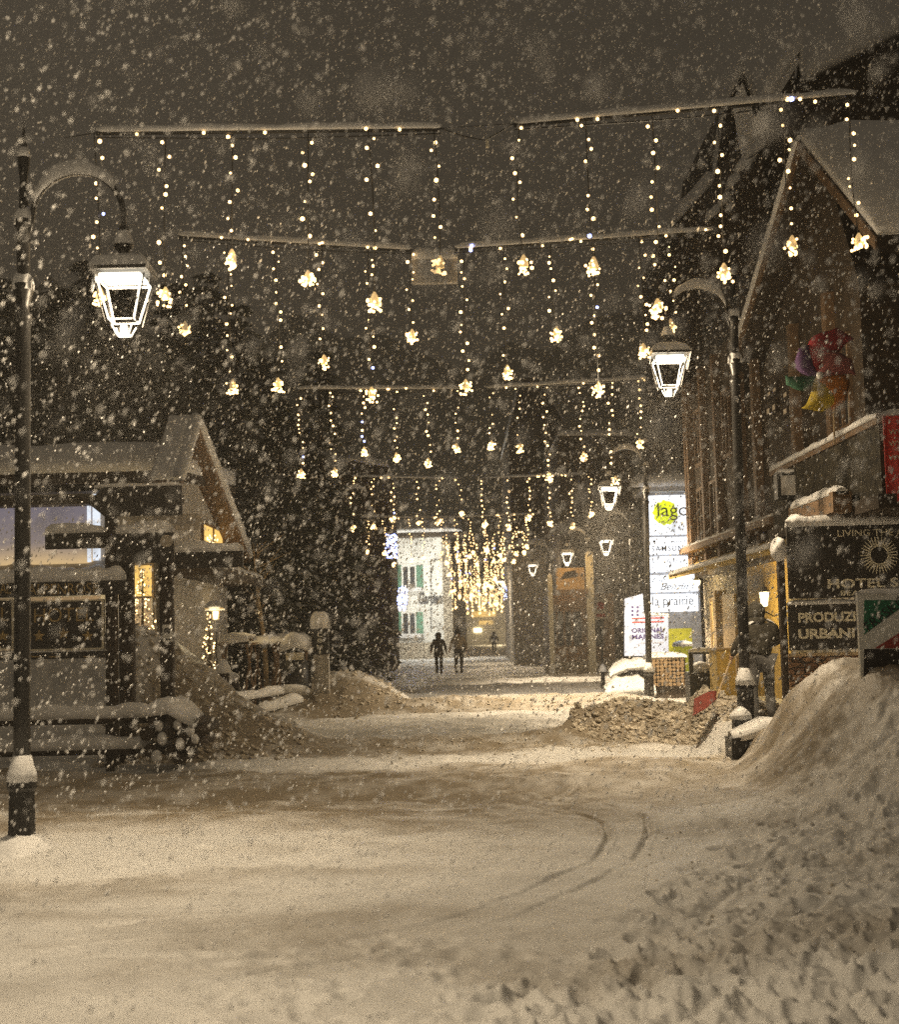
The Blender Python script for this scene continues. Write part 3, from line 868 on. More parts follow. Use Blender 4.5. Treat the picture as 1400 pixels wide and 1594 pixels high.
# ------------------------------------------------------------------ conifers
def make_conifer(h, rad, seed, snowy=0.75):
    rd = random.Random(seed)
    r = root('fir_tree', 'x', 'tree', (0, 0, 0), 'snow-dusted firs left of the street')
    m = MB(); m.tube([(0, 0, -0.3), (0, 0, h * 0.5), (0, 0, h * 0.97)], [0.02 * h, 0.012 * h, 0.01], 7); m.build('trunk', 'darkwood', r)
    m = MB()
    z = h * 0.06
    while z < h * 0.985:
        t = z / h
        L0 = rad * (1 - t) ** 0.85 * (0.85 + 0.3 * rd.random())
        nb = 7 if t < 0.7 else 5
        for k in range(nb):
            th = rd.uniform(0, 6.28)
            L = L0 * rd.uniform(0.6, 1.15)
            dr = rd.uniform(0.15, 0.45)
            stp = max(3, int(L / 0.26))
            for j in range(1, stp + 1):
                q = j / stp
                c = Vector((math.cos(th) * L * q, math.sin(th) * L * q, z - dr * L * q * q + 0.1 * L * q))
                for e in range(2):
                    w = rd.uniform(0.10, 0.22) * (1.2 - 0.5 * q)
                    ln = rd.uniform(0.2, 0.42)
                    a2 = th + rd.uniform(-1.0, 1.0)
                    dv = Vector((math.cos(a2), math.sin(a2), rd.uniform(-0.7, -0.05))).normalized()
                    sv = Vector((-math.sin(a2), math.cos(a2), rd.uniform(-0.4, 0.4))).normalized() * w
                    p0 = c + Vector((rd.uniform(-.1, .1), rd.uniform(-.1, .1), rd.uniform(-.08, .08)))
                    m.add([p0 - sv * 0.6, p0 + dv * ln * 0.6 - sv, p0 + dv * ln, p0 + dv * ln * 0.6 + sv, p0 + sv * 0.6], [(0, 1, 2, 3, 4)], 0)
                    if rd.random() < snowy:
                        u = Vector((0, 0, 0.035))
                        m.add([p0 - sv * 0.4 + u, p0 + dv * ln * 0.45 - sv * 0.6 + u, p0 + dv * ln * 0.7 + u, p0 + dv * ln * 0.5 + sv * 0.6 + u, p0 + sv * 0.4 + u], [(0, 1, 2, 3, 4)], 1)
        z += rd.uniform(0.16, 0.3) * (0.7 + h / 24)
    m.build('crown', ['needles', 'snow'], r)
    return r
protoA = make_conifer(11, 2.6, 1)
protoB = make_conifer(9.5, 3.1, 2, 0.65)
firs = [  # px, Y, height, proto, label
    (-10, 44, 13.0, 0, 'tall dark fir at the left edge behind the nearest lamp'),
    (95, 40, 11.8, 1, 'broad fir behind the snowy roof, left of the lit lantern'),
    (190, 46, 13.6, 0, 'fir directly behind the nearest lantern'),
    (285, 42, 12.4, 1, 'fir rising just behind the sharp snowy gable'),
    (375, 47, 12.6, 0, 'tall fir right of the sharp snowy gable'),
    (440, 40, 8.4, 1, 'dark bushy fir behind the snowed-in bench'),
    (505, 50, 11.6, 0, 'narrow fir behind the letter pillar'),
    (490, 60, 10.2, 1, 'fir left of the white restaurant, beside the blue net lights'),
    (520, 46, 4.6, 1, 'low dark fir at the road edge left of the walking couple'),
    (528, 43, 6.0, 0, 'small fir between the letter pillar and the road'),
    (420, 37, 5.2, 0, 'small fir at the back of the bench terrace'),
    (590, 122, 17.0, 0, 'farthest fir, rising above the restaurant roof'),
    (420, 64, 14.5, 1, 'large hazy fir high behind the others'),
    (330, 60, 17.0, 0, 'tall hazy fir above the sharp gable'),
    (150, 58, 17.5, 1, 'highest hazy fir, far behind the lantern'),
    (30, 62, 17.5, 0, 'hazy fir far behind the top of the nearest lamp post'),
]
used = {0: False, 1: False}
for px, Y, h, pr, lab in firs:
    src = (protoA, protoB)[pr]
    o = src if not used[pr] else copy_tree(src)
    used[pr] = True
    g_ = P(px, 1000, Y)
    o.location = (g_.x, Y, 0)
    s0 = h / (11, 9.5)[pr]
    o.scale = (s0 * random.uniform(0.95, 1.15), s0 * 1.05, s0)
    o.rotation_euler = (0, 0, random.uniform(0, 6.28))
    o['label'] = lab

# ------------------------------------------------------------------ generic pieces
def window(parent, x0, x1, z0, z1, y, glow='wdim', frame='white', t=0.05, mull=1):
    m = MB()
    m.box(x0 - t, x0, y - 0.05, y + 0.03, z0 - t, z1 + t); m.box(x1, x1 + t, y - 0.05, y + 0.03, z0 - t, z1 + t)
    m.box(x0, x1, y - 0.05, y + 0.03, z0 - t, z0); m.box(x0, x1, y - 0.05, y + 0.03, z1, z1 + t)
    for k in range(mull):
        xm = x0 + (x1 - x0) * (k + 1) / (mull + 1)
        m.box(xm - t / 2, xm + t / 2, y - 0.045, y + 0.02, z0, z1)
    w = m.build('window', frame, parent)
    m = MB(); m.box(x0, x1, y + 0.0, y + 0.015, z0, z1); m.build('pane', glow, w)
    return w
def window_x(parent, X, y0, y1, z0, z1, s=-1, glow='wdim', frame='lightwood', t=0.06, mull=1):
    """window in a wall of constant X; s = side it faces"""
    m = MB()
    a, b = sorted((X, X + s * 0.06))
    m.box(a, b, y0 - t, y0, z0 - t, z1 + t); m.box(a, b, y1, y1 + t, z0 - t, z1 + t)
    m.box(a, b, y0, y1, z0 - t, z0); m.box(a, b, y0, y1, z1, z1 + t)
    for k in range(mull):
        ym = y0 + (y1 - y0) * (k + 1) / (mull + 1)
        m.box(a, b - 0.005, ym - t / 2, ym + t / 2, z0, z1)
    w = m.build('window', frame, parent)
    a, b = sorted((X + s * 0.004, X + s * 0.02))
    m = MB(); m.box(a, b, y0, y1, z0, z1); m.build('pane', glow, w)
    return w
def sheet(a, b, c, d, th):
    """snow slab over a roof quad, thickness th"""
    m = MB()
    N = 14
    a, b, c, d = map(Vector, (a, b, c, d))
    top, bot = [], []
    for i in range(N + 1):
        for j in range(N + 1):
            u, v = i / N, j / N
            p = (a * (1 - u) + b * u) * (1 - v) + (d * (1 - u) + c * u) * v
            e = min(1, min(u, 1 - u, v, 1 - v) * N / 1.2 + 0.25)
            top.append(p + Vector((0, 0, th * (e ** 0.5) * (1 + 0.18 * lump(p.x + p.y * 0.7, th * 9)))))
            bot.append(p)
    fs = []
    K = N + 1
    for i in range(N):
        for j in range(N):
            q = (i * K + j, (i + 1) * K + j, (i + 1) * K + j + 1, i * K + j + 1)
            fs.append(q); fs.append(tuple(reversed([x + K * K for x in q])))
    o = K * K
    for i in range(N):
        fs.append((i * K, i * K + o, (i + 1) * K + o, (i + 1) * K))
        fs.append((i * K + N, (i + 1) * K + N, (i + 1) * K + N + o, i * K + N + o))
        fs.append((i, i + 1, i + 1 + o, i + o))
        fs.append((N * K + i, N * K + i + o, N * K + i + 1 + o, N * K + i + 1))
    m.add(top + bot, fs)
    return m

# ------------------------------------------------------------------ left building with the long snowy eave
r = root('hotel_building', 'low building at the left with a long snow-covered eave and a wide glowing window', 'building', (-9.5, 32, 0))
m = MB()
zt = P(140, 748, 29).z
m.box(-15, -6.0, 30, 36, -0.2, zt - 0.1); m.build('wall', 'plaster', r)
m = MB()
m.box(-15.5, P(282, 700, 29).x, 28.9, 29.1, zt - 0.05, zt + 0.16)
m.prism([(-15.5, 29.1, zt), (-15.5, 36.4, zt + 0.4), (-15.5, 36.4, zt + 0.55), (-15.5, 29.1, zt + 0.15)], (15.5 + P(282, 700, 29).x, 0, 0))
m.box(-15.4, -5.4, 29.4, 29.98, zt - 0.42, zt - 0.25)
rf = m.build('roof', 'darkwood', r)
xe = P(282, 700, 29).x
m = sheet((-15.6, 28.85, zt + 0.15), (xe, 28.85, zt + 0.15), (xe, 36.4, zt + 0.6), (-15.6, 36.4, zt + 0.6), 0.6)
m.build('snow_cap', 'snow', rf, True)
# big window
x0, x1, z0, z1 = rect(-60, 772, 152, 879, 29.95)
M_['sunset'] = mat_emit_grad('lit_display', [(0.0, (0.85, 0.55, 0.20)), (0.22, (0.60, 0.42, 0.22)), (0.45, (0.22, 0.18, 0.17)), (1.2, (0.14, 0.13, 0.17))][:3] + [(0.95, (0.15, 0.135, 0.17))], z0 - 0.15, z1, 0.75, 0.15)
def rounded(x0, x1, z0, z1, y, rr=0.22):
    pts = []
    for cx, cz, a0 in ((x1 - rr, z0 + rr, -90), ):
        pass
    pts = [(x0, y, z1), (x0, y, z0 + rr)]
    pts += [(x0 + rr - rr * math.cos(R(a)), y, z0 + rr - rr * math.sin(R(a))) for a in (30, 60, 90)]
    pts += [(x1 - rr + rr * math.sin(R(a)), y, z0 + rr - rr * math.cos(R(a))) for a in (0, 30, 60, 90)]
    pts += [(x1, y, z1)]
    return pts
xm = P(30, 820, 29.95).x
w = MB().prism(rounded(x0, xm - 0.05, z0, z1, 29.93), (0, 0.05, 0)).prism(rounded(xm + 0.05, x1, z0, z1, 29.93), (0, 0.05, 0)).build('window', 'sunset', r)
m = MB(); xa = P(136, 820, 29.9).x
m.box(xa, xa + 0.07, 29.88, 29.925, z0 + 0.02, z1); m.box(xa + 0.11, xa + 0.26, 29.88, 29.925, z0 + 0.05, z1); m.build('frame', 'wcool', w)
m = MB(); m.box(-15, P(148, 760, 29.9).x, 29.6, 29.7, P(70, 775, 29.9).z, P(70, 772, 29.9).z); m.build('gutter', 'cream', r)
x0, x1, z0, z1 = rect(-40, 930, 158, 1014, 29.95)
w = window(r, x0, x1, z0, z1, 29.95, 'wdim', 'white', 0.09, 2)
x0, x1, z0, z1 = rect(205, 880, 237, 928, 29.95)
window(r, x0, x1, z0, z1, 29.95, 'wglow', 'lightwood', 0.04, 0)
x0, x1, z0, z1 = rect(197, 934, 202, 992, 29.9)
m = MB(); m.box(x0, x1, 29.8, 29.94, z0, z1); m.build('light_tube', 'wcool', r)
x0, x1, z0, z1 = rect(204, 932, 236, 1040, 29.95)
window(r, x0, x1, z0, z1, 29.95, 'wdim', 'white', 0.03, 0)
point((-6.6, 28.6, 2.3), 22, (1, 0.72, 0.35), 0.3, r)
m = MB(); m.snow([(-14.9, 29.75, P(80, 900, 29.7).z), (P(205, 890, 29.7).x, 29.75, P(80, 900, 29.7).z)], 0.5, 0.22, seed=5); m.build('ledge_snow', 'snow', r, True)

# chalet with the sharp gable
r = root('gable_chalet', 'small chalet with a sharp snow-edged gable behind the sign posts', 'building', (-5, 31, 0))
X = -5.45
pk = PX(308, 655, X + .45); fe = PX(385, 850, X + .45); ne = PX(282, 748, X + .45)
for q_ in (pk, fe, ne): q_.x = X
fe2 = Vector((X, fe.y + 0.5, fe.z - 0.2))
m = MB(); m.prism([(X, 28.95, -0.2), (X, 28.95, pk.z - 0.6), (X, pk.y, pk.z - 0.3), (X, fe.y - 0.4, fe.z - 0.05), (X, fe.y - 0.4, -0.2)], (-0.12, 0, 0)); m.build('wall', 'plaster', r)
m = MB()
for a, b in ((ne, pk), (pk, fe2)):
    m.prism([a + Vector((0.45, 0, 0)), b + Vector((0.45, 0, 0)), b + Vector((0.45, 0, -0.2)), a + Vector((0.45, 0, -0.2))], (-0.62, 0, 0))
rf = m.build('roof', 'midwood', r)
m = MB()
m.snow([ne + Vector((0.38, 0, 0.03)), pk + Vector((0.38, 0, 0.03))], 0.3, 0.12, side=(1, 0, 0)); m.snow([pk + Vector((0.38, 0, 0.03)), fe2 + Vector((0.38, 0, 0.0))], 0.35, 0.20, seed=3, side=(1, 0, 0)); m.build('snow_cap', 'snow', rf, True)
sheet(pk + Vector((0.3, 0, 0.02)), fe2 + Vector((0.3, 0, 0.02)), fe2 + Vector((-0.12, 0, 0.02)), pk + Vector((-0.12, 0, 0.02)), 0.22).build('roof_snow', 'snow', rf, True)
sheet(ne + Vector((-0.12, 0, 0.02)), pk + Vector((-0.12, 0, 0.02)), pk + Vector((0.3, 0, 0.02)), ne + Vector((0.3, 0, 0.02)), 0.18).build('roof_snow', 'snow', rf, True)
a, b = PX(314, 850, X), PX(345, 829, X)
window_x(r, X, a.y, b.y, a.z, b.z, 1, 'wglow', 'midwood', 0.05, 1)
m = MB()
a, b = PX(318, 888, X + 0.3), PX(372, 884, X + 0.3)
for k in range(46):
    t = random.random(); c = a + (b - a) * t
    m.ball((c.x + random.uniform(-.1, .1), c.y, c.z + random.uniform(-.12, .14)), 0.02)
a, b = PX(320, 843, X + 0.2), PX(340, 838, X + 0.2)
for k in range(18):
    t = random.random(); c = a + (b - a) * t
    m.ball((c.x, c.y, c.z + random.uniform(-.08, .12)), 0.018)
m.build('fairy_lights', 'bulb', r)
m = MB(); a = PX(272, 868, X + 0.5); b = PX(372, 868, X + 0.5)
m.box(X, X + 0.9, 29, 36.2, a.z - 0.22, a.z - 0.02); bc = m.build('canopy', 'darkwood', r)
m = MB(); m.snow([(X + 0.45, 28.95, a.z - 0.02), (X + 0.45, 36.2, a.z - 0.02)], 0.9, 0.14, side=(1, 0, 0)); m.build('snow_cap', 'snow', bc, True)
point((X + 1.0, 33, 2.2), 10, (1, 0.72, 0.35), 0.3, r)

# lit christmas trees
def xmas(px, py0, py1, Y, rad, label, n=90):
    t, b = P(px, py0, Y), P(px, py1, Y)
    r = root('christmas_tree', label, 'christmas tree', b, 'small firs wrapped in warm lights')
    h = t.z - b.z
    m = MB(); m.tube([b, t], [0.05, 0.008], 6); m.build('trunk', 'darkwood', r)
    m = MB(); m2 = MB()
    for k in range(int(900 * h / 3)):
        q = random.random() ** 1.3
        rr = rad * (1 - q) * random.uniform(0.4, 1.05) + 0.02
        th = random.uniform(0, 6.28)
        c = Vector((b.x + rr * math.cos(th), b.y + rr * math.sin(th), b.z + 0.1 + q * h * 0.95))
        dv = Vector((math.cos(th), math.sin(th), random.uniform(-0.5, 0.4))).normalized() * random.uniform(0.06, 0.16)
        sv = Vector((-math.sin(th), math.cos(th), 0)) * 0.02
        m.add([c - sv, c + dv, c + sv], [(0, 1, 2)], 0 if random.random() < 0.8 else 1)
    for k in range(n):
        q = random.random() ** 1.2
        rr = rad * (1 - q) * random.uniform(0.7, 1.1) + 0.015
        th = random.uniform(0, 6.28)
        m2.ball((b.x + rr * math.cos(th), b.y + rr * math.sin(th), b.z + 0.12 + q * h * 0.93), 0.017 * random.uniform(0.7, 1.3))
    m.build('crown', ['needles', 'snow'], r)
    m2.build('bulbs', 'bulb', r)
    point(b + Vector((0.3, -0.6, h * 0.4)), 6, (1, 0.7, 0.35), 0.2, r)
xmas(222, 885, 1048, 28.3, 0.42, 'christmas tree wrapped in warm lights under the yellow window', 130)
xmas(326, 955, 1052, 28.5, 0.16, 'slim light-wrapped fir beside the garden lantern', 46)

# garden lantern
r = root('garden_lantern', 'small lit garden lantern on a thin post behind the low wall', 'lantern', (P(336, 1040, 27).x, 27, 0.5))
c = P(336, 950, 27)
m = MB(); m.tube([(c.x, 27, 0.4), (c.x, 27, c.z - 0.18)], 0.018, 6); m.build('post', 'iron', r)
m = MB(); m.box(c.x - 0.17, c.x + 0.17, 26.85, 27.15, c.z + 0.02, c.z + 0.04); h_ = m.build('hood', 'lightwood', r)
m = MB(); m.snow([(c.x - 0.18, 27, c.z + 0.04), (c.x + 0.18, 27, c.z + 0.04)], 0.32, 0.12, step=0.05); m.build('snow_cap', 'snow', h_, True)
m = MB(); m.lathe((c.x, 27, c.z), [(0.05, -0.02), (0.05, -0.06), (0.04, -0.16)], 8); m.build('bulb', 'walllamp', r)
m = MB()
for dx, dy in ((-.06, -.06), (.06, -.06), (-.06, .06), (.06, .06)): m.tube([(c.x + dx, 27 + dy, c.z + 0.02), (c.x + dx * .8, 27 + dy * .8, c.z - 0.18)], 0.006, 4)
m.build('cage', 'lightwood', r)
point((c.x, 26.8, c.z - 0.1), 10, (1, 0.8, 0.45), 0.05, r)

# ------------------------------------------------------------------ sign posts and boards on the left (Y = 20)
SY = 20.0
def board(name, label, cat, x0p, y0p, x1p, y1p, Y, matn, parent=None, th=0.06, snow=0.0, arrow=0, group=None, seed=1.0):
    x0, x1, z0, z1 = rect(x0p, y0p, x1p, y1p, Y)
    o = root(name, label, cat, ((x0 + x1) / 2, Y, z0), group) if parent is None else None
    par = o or parent
    m = MB(); h = z1 - z0
    if arrow > 0: poly = [(x0, Y, z0), (x1 - h * 0.35, Y, z0), (x1, Y, (z0 + z1) / 2), (x1 - h * 0.35, Y, z1), (x0, Y, z1)]
    elif arrow < 0: poly = [(x0 + h * 0.6, Y, z0), (x1, Y, z0), (x1, Y, z1), (x0 + h * 0.6, Y, z1), (x0, Y, (z0 + z1) / 2)]
    else: poly = [(x0, Y, z0), (x1, Y, z0), (x1, Y, z1), (x0, Y, z1)]
    m.prism(poly, (0, th, 0))
    bd = m.build('board', matn, par)
    if snow:
        m = MB(); m.snow([(x0 + (0.1 if arrow < 0 else 0), Y + th / 2 + 0.02, z1), (x1 - (0.1 if arrow > 0 else 0), Y + th / 2 + 0.02, z1)], th + 0.10, snow, seed=seed, step=0.07, droop=0.05)
        m.build('snow_cap', 'snow', bd, True)
    return par, (x0, x1, z0, z1), bd
def post(x0p, x1p, ytop, Y, label, name='sign_post', cat='post', group=None, cap=0.0, matn='darkwood', zb=None):
    x0, x1, _, z1 = rect(x0p, ytop, x1p, 1000, Y)
    zb = hz((x0 + x1) / 2, Y) - 0.3 if zb is None else zb
    r = root(name, label, cat, ((x0 + x1) / 2, Y, zb), group)
    m = MB(); w = x1 - x0
    c = 0.12 * w
    poly = [(x0 + c, Y, zb), (x1 - c, Y, zb), (x1, Y + c, zb), (x1, Y + w - c, zb), (x1 - c, Y + w, zb), (x0 + c, Y + w, zb), (x0, Y + w - c, zb), (x0, Y + c, zb)]
    m.prism(poly, (0, 0, z1 - zb)); m.build('shaft', matn, r)
    if cap:
        m = MB(); m.lathe(((x0 + x1) / 2, Y + w / 2, 0), [(w * .5, z1 - 0.01), (w * .72, z1 + 0.01), (w * .66, z1 + cap * .4), (w * .35, z1 + cap * .8), (0.02, z1 + cap)], 9); m.build('snow_cap', 'snow', r, True)
    return r
post(163, 180, 750, SY + 0.1, 'thick dark sign post left of the pair holding the hotel boards', group='sign posts left of the road')
post(184, 206, 842, SY + 0.35, 'second thick sign post just right of the first, behind it', group='sign posts left of the road')
post(248, 268, 845, SY + 0.7, 'dark sign post carrying the small no-parking plate', group='sign posts left of the road')
# top arrow board
p_, (x0, x1, z0, z1), b_ = board('arrow_sign', 'blank dark arrow board pointing left at the top of the sign posts', 'sign', 135, 757, 283, 803, SY, 'signboard', arrow=-1, snow=0.05)
p_, (x0, x1, z0, z1), b_ = board('direction_sign', 'long dark plank sign with thick snow on top, left of the posts', 'sign', 70, 829, 163, 854, SY, 'signboard', snow=0.13)
p_, q, b_ = board('direction_sign', 'dark plank sign between the post and the small round plate, bulging snow on top', 'sign', 180, 829, 270, 876, SY - 0.02, 'signboard', snow=0.16, seed=4)
m = MB(); c = P(259, 842, SY - 0.05); m.tube([c, c + Vector((0, 0.02, 0))], 0.085, 20); m.build('round_plate', 'poster', p_)
p_, (x0, x1, z0, z1), b_ = board('direction_sign', 'pale plank sign with a small mountain mark, upper right of the posts', 'sign', 238, 800, 316, 825, SY + 0.05, 'poster', arrow=1)
m = MB(); m.prism([(x0 + 0.05, SY + 0.046, z0 + 0.07), (x0 + 0.13, SY + 0.046, z0 + 0.15), (x0 + 0.21, SY + 0.046, z0 + 0.07)], (0, 0.003, 0)); m.text('FUNGOIRIA', x0 + 0.25, x1 - 0.1, z0 + 0.07, z0 + 0.13, SY + 0.045); m.build('lettering', 'greyink', p_)
board('direction_sign', 'dark plank sign capped with snow, rightmost of the sign post group', 'sign', 272, 858, 378, 884, SY + 0.5, 'signboard', snow=0.13, seed=7)
# ALPENROSE arrow
p_, (x0, x1, z0, z1), b_ = board('hotel_arrow_sign', 'dark arrow board lettered ALPENROSE pointing right', 'sign', -60, 905, 206, 928, SY - 0.05, 'signboard', snow=0.17, arrow=1, seed=9)
m = MB()
a = rect(43, 908, 153, 925, SY - 0.055); m.text('ALPENROSE', a[0], a[1], a[2], a[3], a_y := SY - 0.055, bold=0.0)
a = rect(-50, 908, 17, 925, SY - 0.055); m.text('HOTEL AL', a[0], a[1], a[2], a[3], SY - 0.055)
m.build('lettering', 'gold', p_)
def star(m, cx, cz, y, r_):
    pts = []
    for k in range(10):
        rr = r_ if k % 2 == 0 else r_ * 0.42
        pts.append((cx + rr * math.sin(k * math.pi / 5), y, cz + rr * math.cos(k * math.pi / 5)))
    m.prism(pts, (0, 0.003, 0))
for (xa, xb, lab, tx) in ((40, 162, 'dark hotel board lettered HOTEL with three gold stars', True), (-90, 22, 'dark hotel board cut by the left edge, behind the nearest lamp', False)):
    p_, (x0, x1, z0, z1), b_ = board('hotel_sign', lab, 'sign', xa, 934, xb, 1012, SY - 0.04, 'signboard', group='starred hotel boards')
    m = MB()
    m.box(x0, x1, SY - 0.06, SY - 0.043, z1 - 0.02, z1); m.box(x0, x1, SY - 0.06, SY - 0.043, z0, z0 + 0.025)
    m.box(x0, x0 + 0.02, SY - 0.06, SY - 0.043, z0 + 0.025, z1 - 0.02); m.box(x1 - 0.03, x1, SY - 0.06, SY - 0.043, z0 + 0.025, z1 - 0.02)
    m.build('frame', 'cream', p_)
    m = MB()
    if tx: a = rect(53, 946, 146, 968, SY - 0.045)
    else: a = rect(-80, 946, 14, 968, SY - 0.045)
    m.text('HOTEL', a[0], a[1], a[2], a[3], SY - 0.045)
    for k in range(3):
        cc = P((62, 100, 138)[k] if tx else (-70, -32, 6)[k], 990 - (4 if k == 1 else 0), SY)
        star(m, cc.x, cc.z, SY - 0.046, 0.085)
    m.build('lettering', 'gold', p_)
p_, (x0, x1, z0, z1), b_ = board('hotel_strip_sign', 'narrow dark strip board under the starred hotel boards', 'sign', -90, 1016, 164, 1027, SY - 0.03, 'signboard', snow=0.04)
m = MB()
for k in range(5):
    cc = P((-40, 8, 58, 85, 140)[k], 1022, SY); m.box(cc.x - 0.07, cc.x + 0.07, SY - 0.035, SY - 0.032, cc.z - 0.008, cc.z + 0.008)
m.build('lettering', 'gold', p_)
# no parking plate
p_, (x0, x1, z0, z1), b_ = board('no_parking_plate', 'small white no-parking plate screwed to the dark post', 'sign', 253, 972, 268, 999, SY + 0.67, 'white', th=0.02)
m = MB(); cc = P(260, 982, SY + 0.66)
m.tube([cc, cc + Vector((0, 0.006, 0))], 0.045, 18, 0)
c2 = cc + Vector((0, -0.002, 0)); m.tube([c2, c2 + Vector((0, 0.001, 0))], 0.030, 18, 1)
m.prism([c2 + Vector((-0.033, -0.003, 0.022)), c2 + Vector((-0.022, -0.003, 0.033)), c2 + Vector((0.033, -0.003, -0.022)), c2 + Vector((0.022, -0.003, -0.033))], (0, 0.001, 0), 0)
m.box(x0 + 0.02, x1 - 0.02, SY + 0.664, SY + 0.668, z0 + 0.03, z0 + 0.045, 0)
m.build('emblem', ['ink', 'greyink'], p_)

# ------------------------------------------------------------------ log fence with its stacked log end
FY = 19.3
r = root('log_fence', 'low fence of two thick horizontal logs capped with snow', 'fence', (-4.5, FY, 0))
for (yp, nm) in ((1118, 'rail'), (1166, 'rail')):
    a, b = P(-120, yp, FY), P(238, yp, FY)
    zz = P(100, yp + 2, FY).z
    m = MB(); m.tube([(a.x, FY, zz), ((a.x + b.x) / 2, FY + 0.01, zz + 0.01), (b.x, FY, zz)], 0.075, 10); rl = m.build('rail', 'darkwood', r, True)
    m = MB(); m.snow([(a.x, FY, zz + 0.05), (b.x, FY, zz + 0.05)], 0.17, 0.13, seed=yp, step=0.08); m.build('snow_cap', 'snow', rl, True)
for xp in (-20, 171):
    c = P(xp, 1130, FY + 0.12)
    m = MB(); m.tube([(c.x, FY + 0.13, -0.3), (c.x, FY + 0.13, P(171, 1100, FY).z)], 0.06, 8); m.build('fence_post', 'darkwood', r)
ends = [(238, 1120), (268, 1118), (290, 1128), (306, 1140), (228, 1142), (262, 1143), (288, 1148), (233, 1168), (263, 1168), (296, 1158), (277, 1182)]
for k, (xp, yp) in enumerate(ends):
    c = P(xp, yp, FY - 0.25)
    rr = random.uniform(0.065, 0.095)
    dz = Vector((random.uniform(0.0, 0.12), 0.9, random.uniform(-0.02, 0.06)))
    t = root('log', 'cut log end number %d' % k, 'log', c, 'short logs stacked at the end of the fence')
    m = MB(); m.tube([c, c + dz], [rr, rr * 0.95], 12); m.build('bark', 'darkwood', t, True)
    m = MB(); m.tube([c + Vector((0, -0.004, 0)), c + Vector((0, 0.001, 0))], rr * 0.86, 12); m.build('cut_face', 'darkwood', t)
    t['label'] = 'snow-dusted log in the stack at the fence end'
m = MB()
a = P(232, 1106, FY); b = P(306, 1112, FY)
for j in range(5): m.snow([(a.x - 0.03, FY - 0.2 + j * 0.2, a.z - 0.02), ((a.x + b.x) / 2, FY - 0.2 + j * 0.2, a.z + 0.02), (b.x, FY - 0.2 + j * 0.2, b.z - 0.10)], 0.32, 0.15, seed=j)
for (xp, yp) in ((247, 1130), (276, 1128), (296, 1138), (252, 1150), (280, 1158), (303, 1150), (243, 1178)):
    c = P(xp, yp, FY - 0.27); m.ball(c + Vector((0, 0.03, 0)), random.uniform(0.05, 0.075), 0, 1, 1.3)
tag(m.build('snow_cover', 'snow', smooth=True), 'lumpy snow draped over the log stack', 'snow', kind='stuff')

# low wall + posts behind, left
r = root('low_rail', 'dark low rail with deep snow on top behind the snow bank', 'rail', (-4.6, 24.5, 0))
a, b = P(270, 1060, 25), P(372, 1060, 25)
m = MB(); m.box(a.x, b.x, 24.95, 25.1, P(320, 1075, 25).z, P(320, 1057, 25).z); m.build('rail', 'darkwood', r)
m = MB(); m.snow([(a.x, 25.02, P(320, 1058, 25).z), (b.x, 25.02, P(320, 1058, 25).z)], 0.26, 0.13, seed=3); m.build('snow_cap', 'snow', r, True)
post(338, 355, 1048, 24.8, 'stout short post with a peaked cap of snow at the end of the low rail', name='fence_post', cap=0.24, zb=0.0)

# ------------------------------------------------------------------ bench terrace, bin, letter pillar
BY = 33.0
r = root('litter_bin', 'dark round litter bin under a snow-laden hood', 'bin', (P(462, 1080, BY).x, BY, 0.2))
c = P(462, 1072, BY)
m = MB(); m.lathe((c.x, BY, 0), [(0.26, c.z), (0.28, c.z + 0.05), (0.28, c.z + 0.62)], 16); m.build('drum', 'black', r, True)
m = MB(); m.box(c.x - 0.20, c.x + 0.20, BY - 0.30, BY - 0.285, c.z + 0.64, c.z + 0.80); m.build('label_plate', 'cream', r)
m = MB()
for s_ in (-1, 1): m.box(c.x + s_ * 0.30 - 0.03, c.x + s_ * 0.30 + 0.03, BY - 0.03, BY + 0.03, c.z, c.z + 0.86)
m.tube([(c.x + 0.30 * math.cos(t), BY - 0.05, c.z + 0.80 + 0.22 * math.sin(t)) for t in [math.pi * i / 10 for i in range(11)]], 0.03, 6)
m.build('hood_frame', 'black', r)
m = MB(); m.snow([(c.x - 0.34, BY, c.z + 0.9), (c.x, BY, c.z + 1.02), (c.x + 0.34, BY, c.z + 0.9)], 0.6, 0.26, seed=2); m.snow([(c.x - 0.33, BY - 0.35, c.z - 0.02), (c.x + 0.3, BY - 0.35, c.z - 0.02)], 0.3, 0.12); m.build('snow_cap', 'snow', r, True)
r = root('letter_pillar', 'slim dark pillar with white letters running down it and a snow cap', 'sign', (P(497, 1075, BY).x, BY + 0.3, 0))
x0, x1, z0, z1 = rect(485, 972, 511, 1019, BY + 0.3)
m = MB(); m.box(x0, x1, BY + 0.3, BY + 0.55, z0, z1); m.build('panel', 'black', r)
m = MB(); m.box(x0 + 0.03, x1, BY + 0.31, BY + 0.56, 0.1, z0); m.build('base', 'plaster', r)
m = MB(); m.snow([(x0 - 0.03, BY + 0.42, z1), (x1 + 0.03, BY + 0.42, z1)], 0.34, 0.26, step=0.06); m.build('snow_cap', 'snow', r, True)
m = MB()
for ch, yp in (('C', 988), ('O', 997), ('N', 1007)):
    a = rect(494, yp - 3.5, 502, yp + 3.5, BY + 0.295); m.text(ch, a[0], a[1], a[2], a[3], BY + 0.295, bold=0.03)
a = rect(496, 1013, 500, 1018, BY + 0.295); m.text('.', a[0], a[1], a[2], a[3], BY + 0.295)
for xp in (488, 491, 503, 507): 
    cc = P(xp, 977 + (xp % 3), BY + 0.29); m.ball(cc, 0.014)
m.build('lettering', 'white', r)
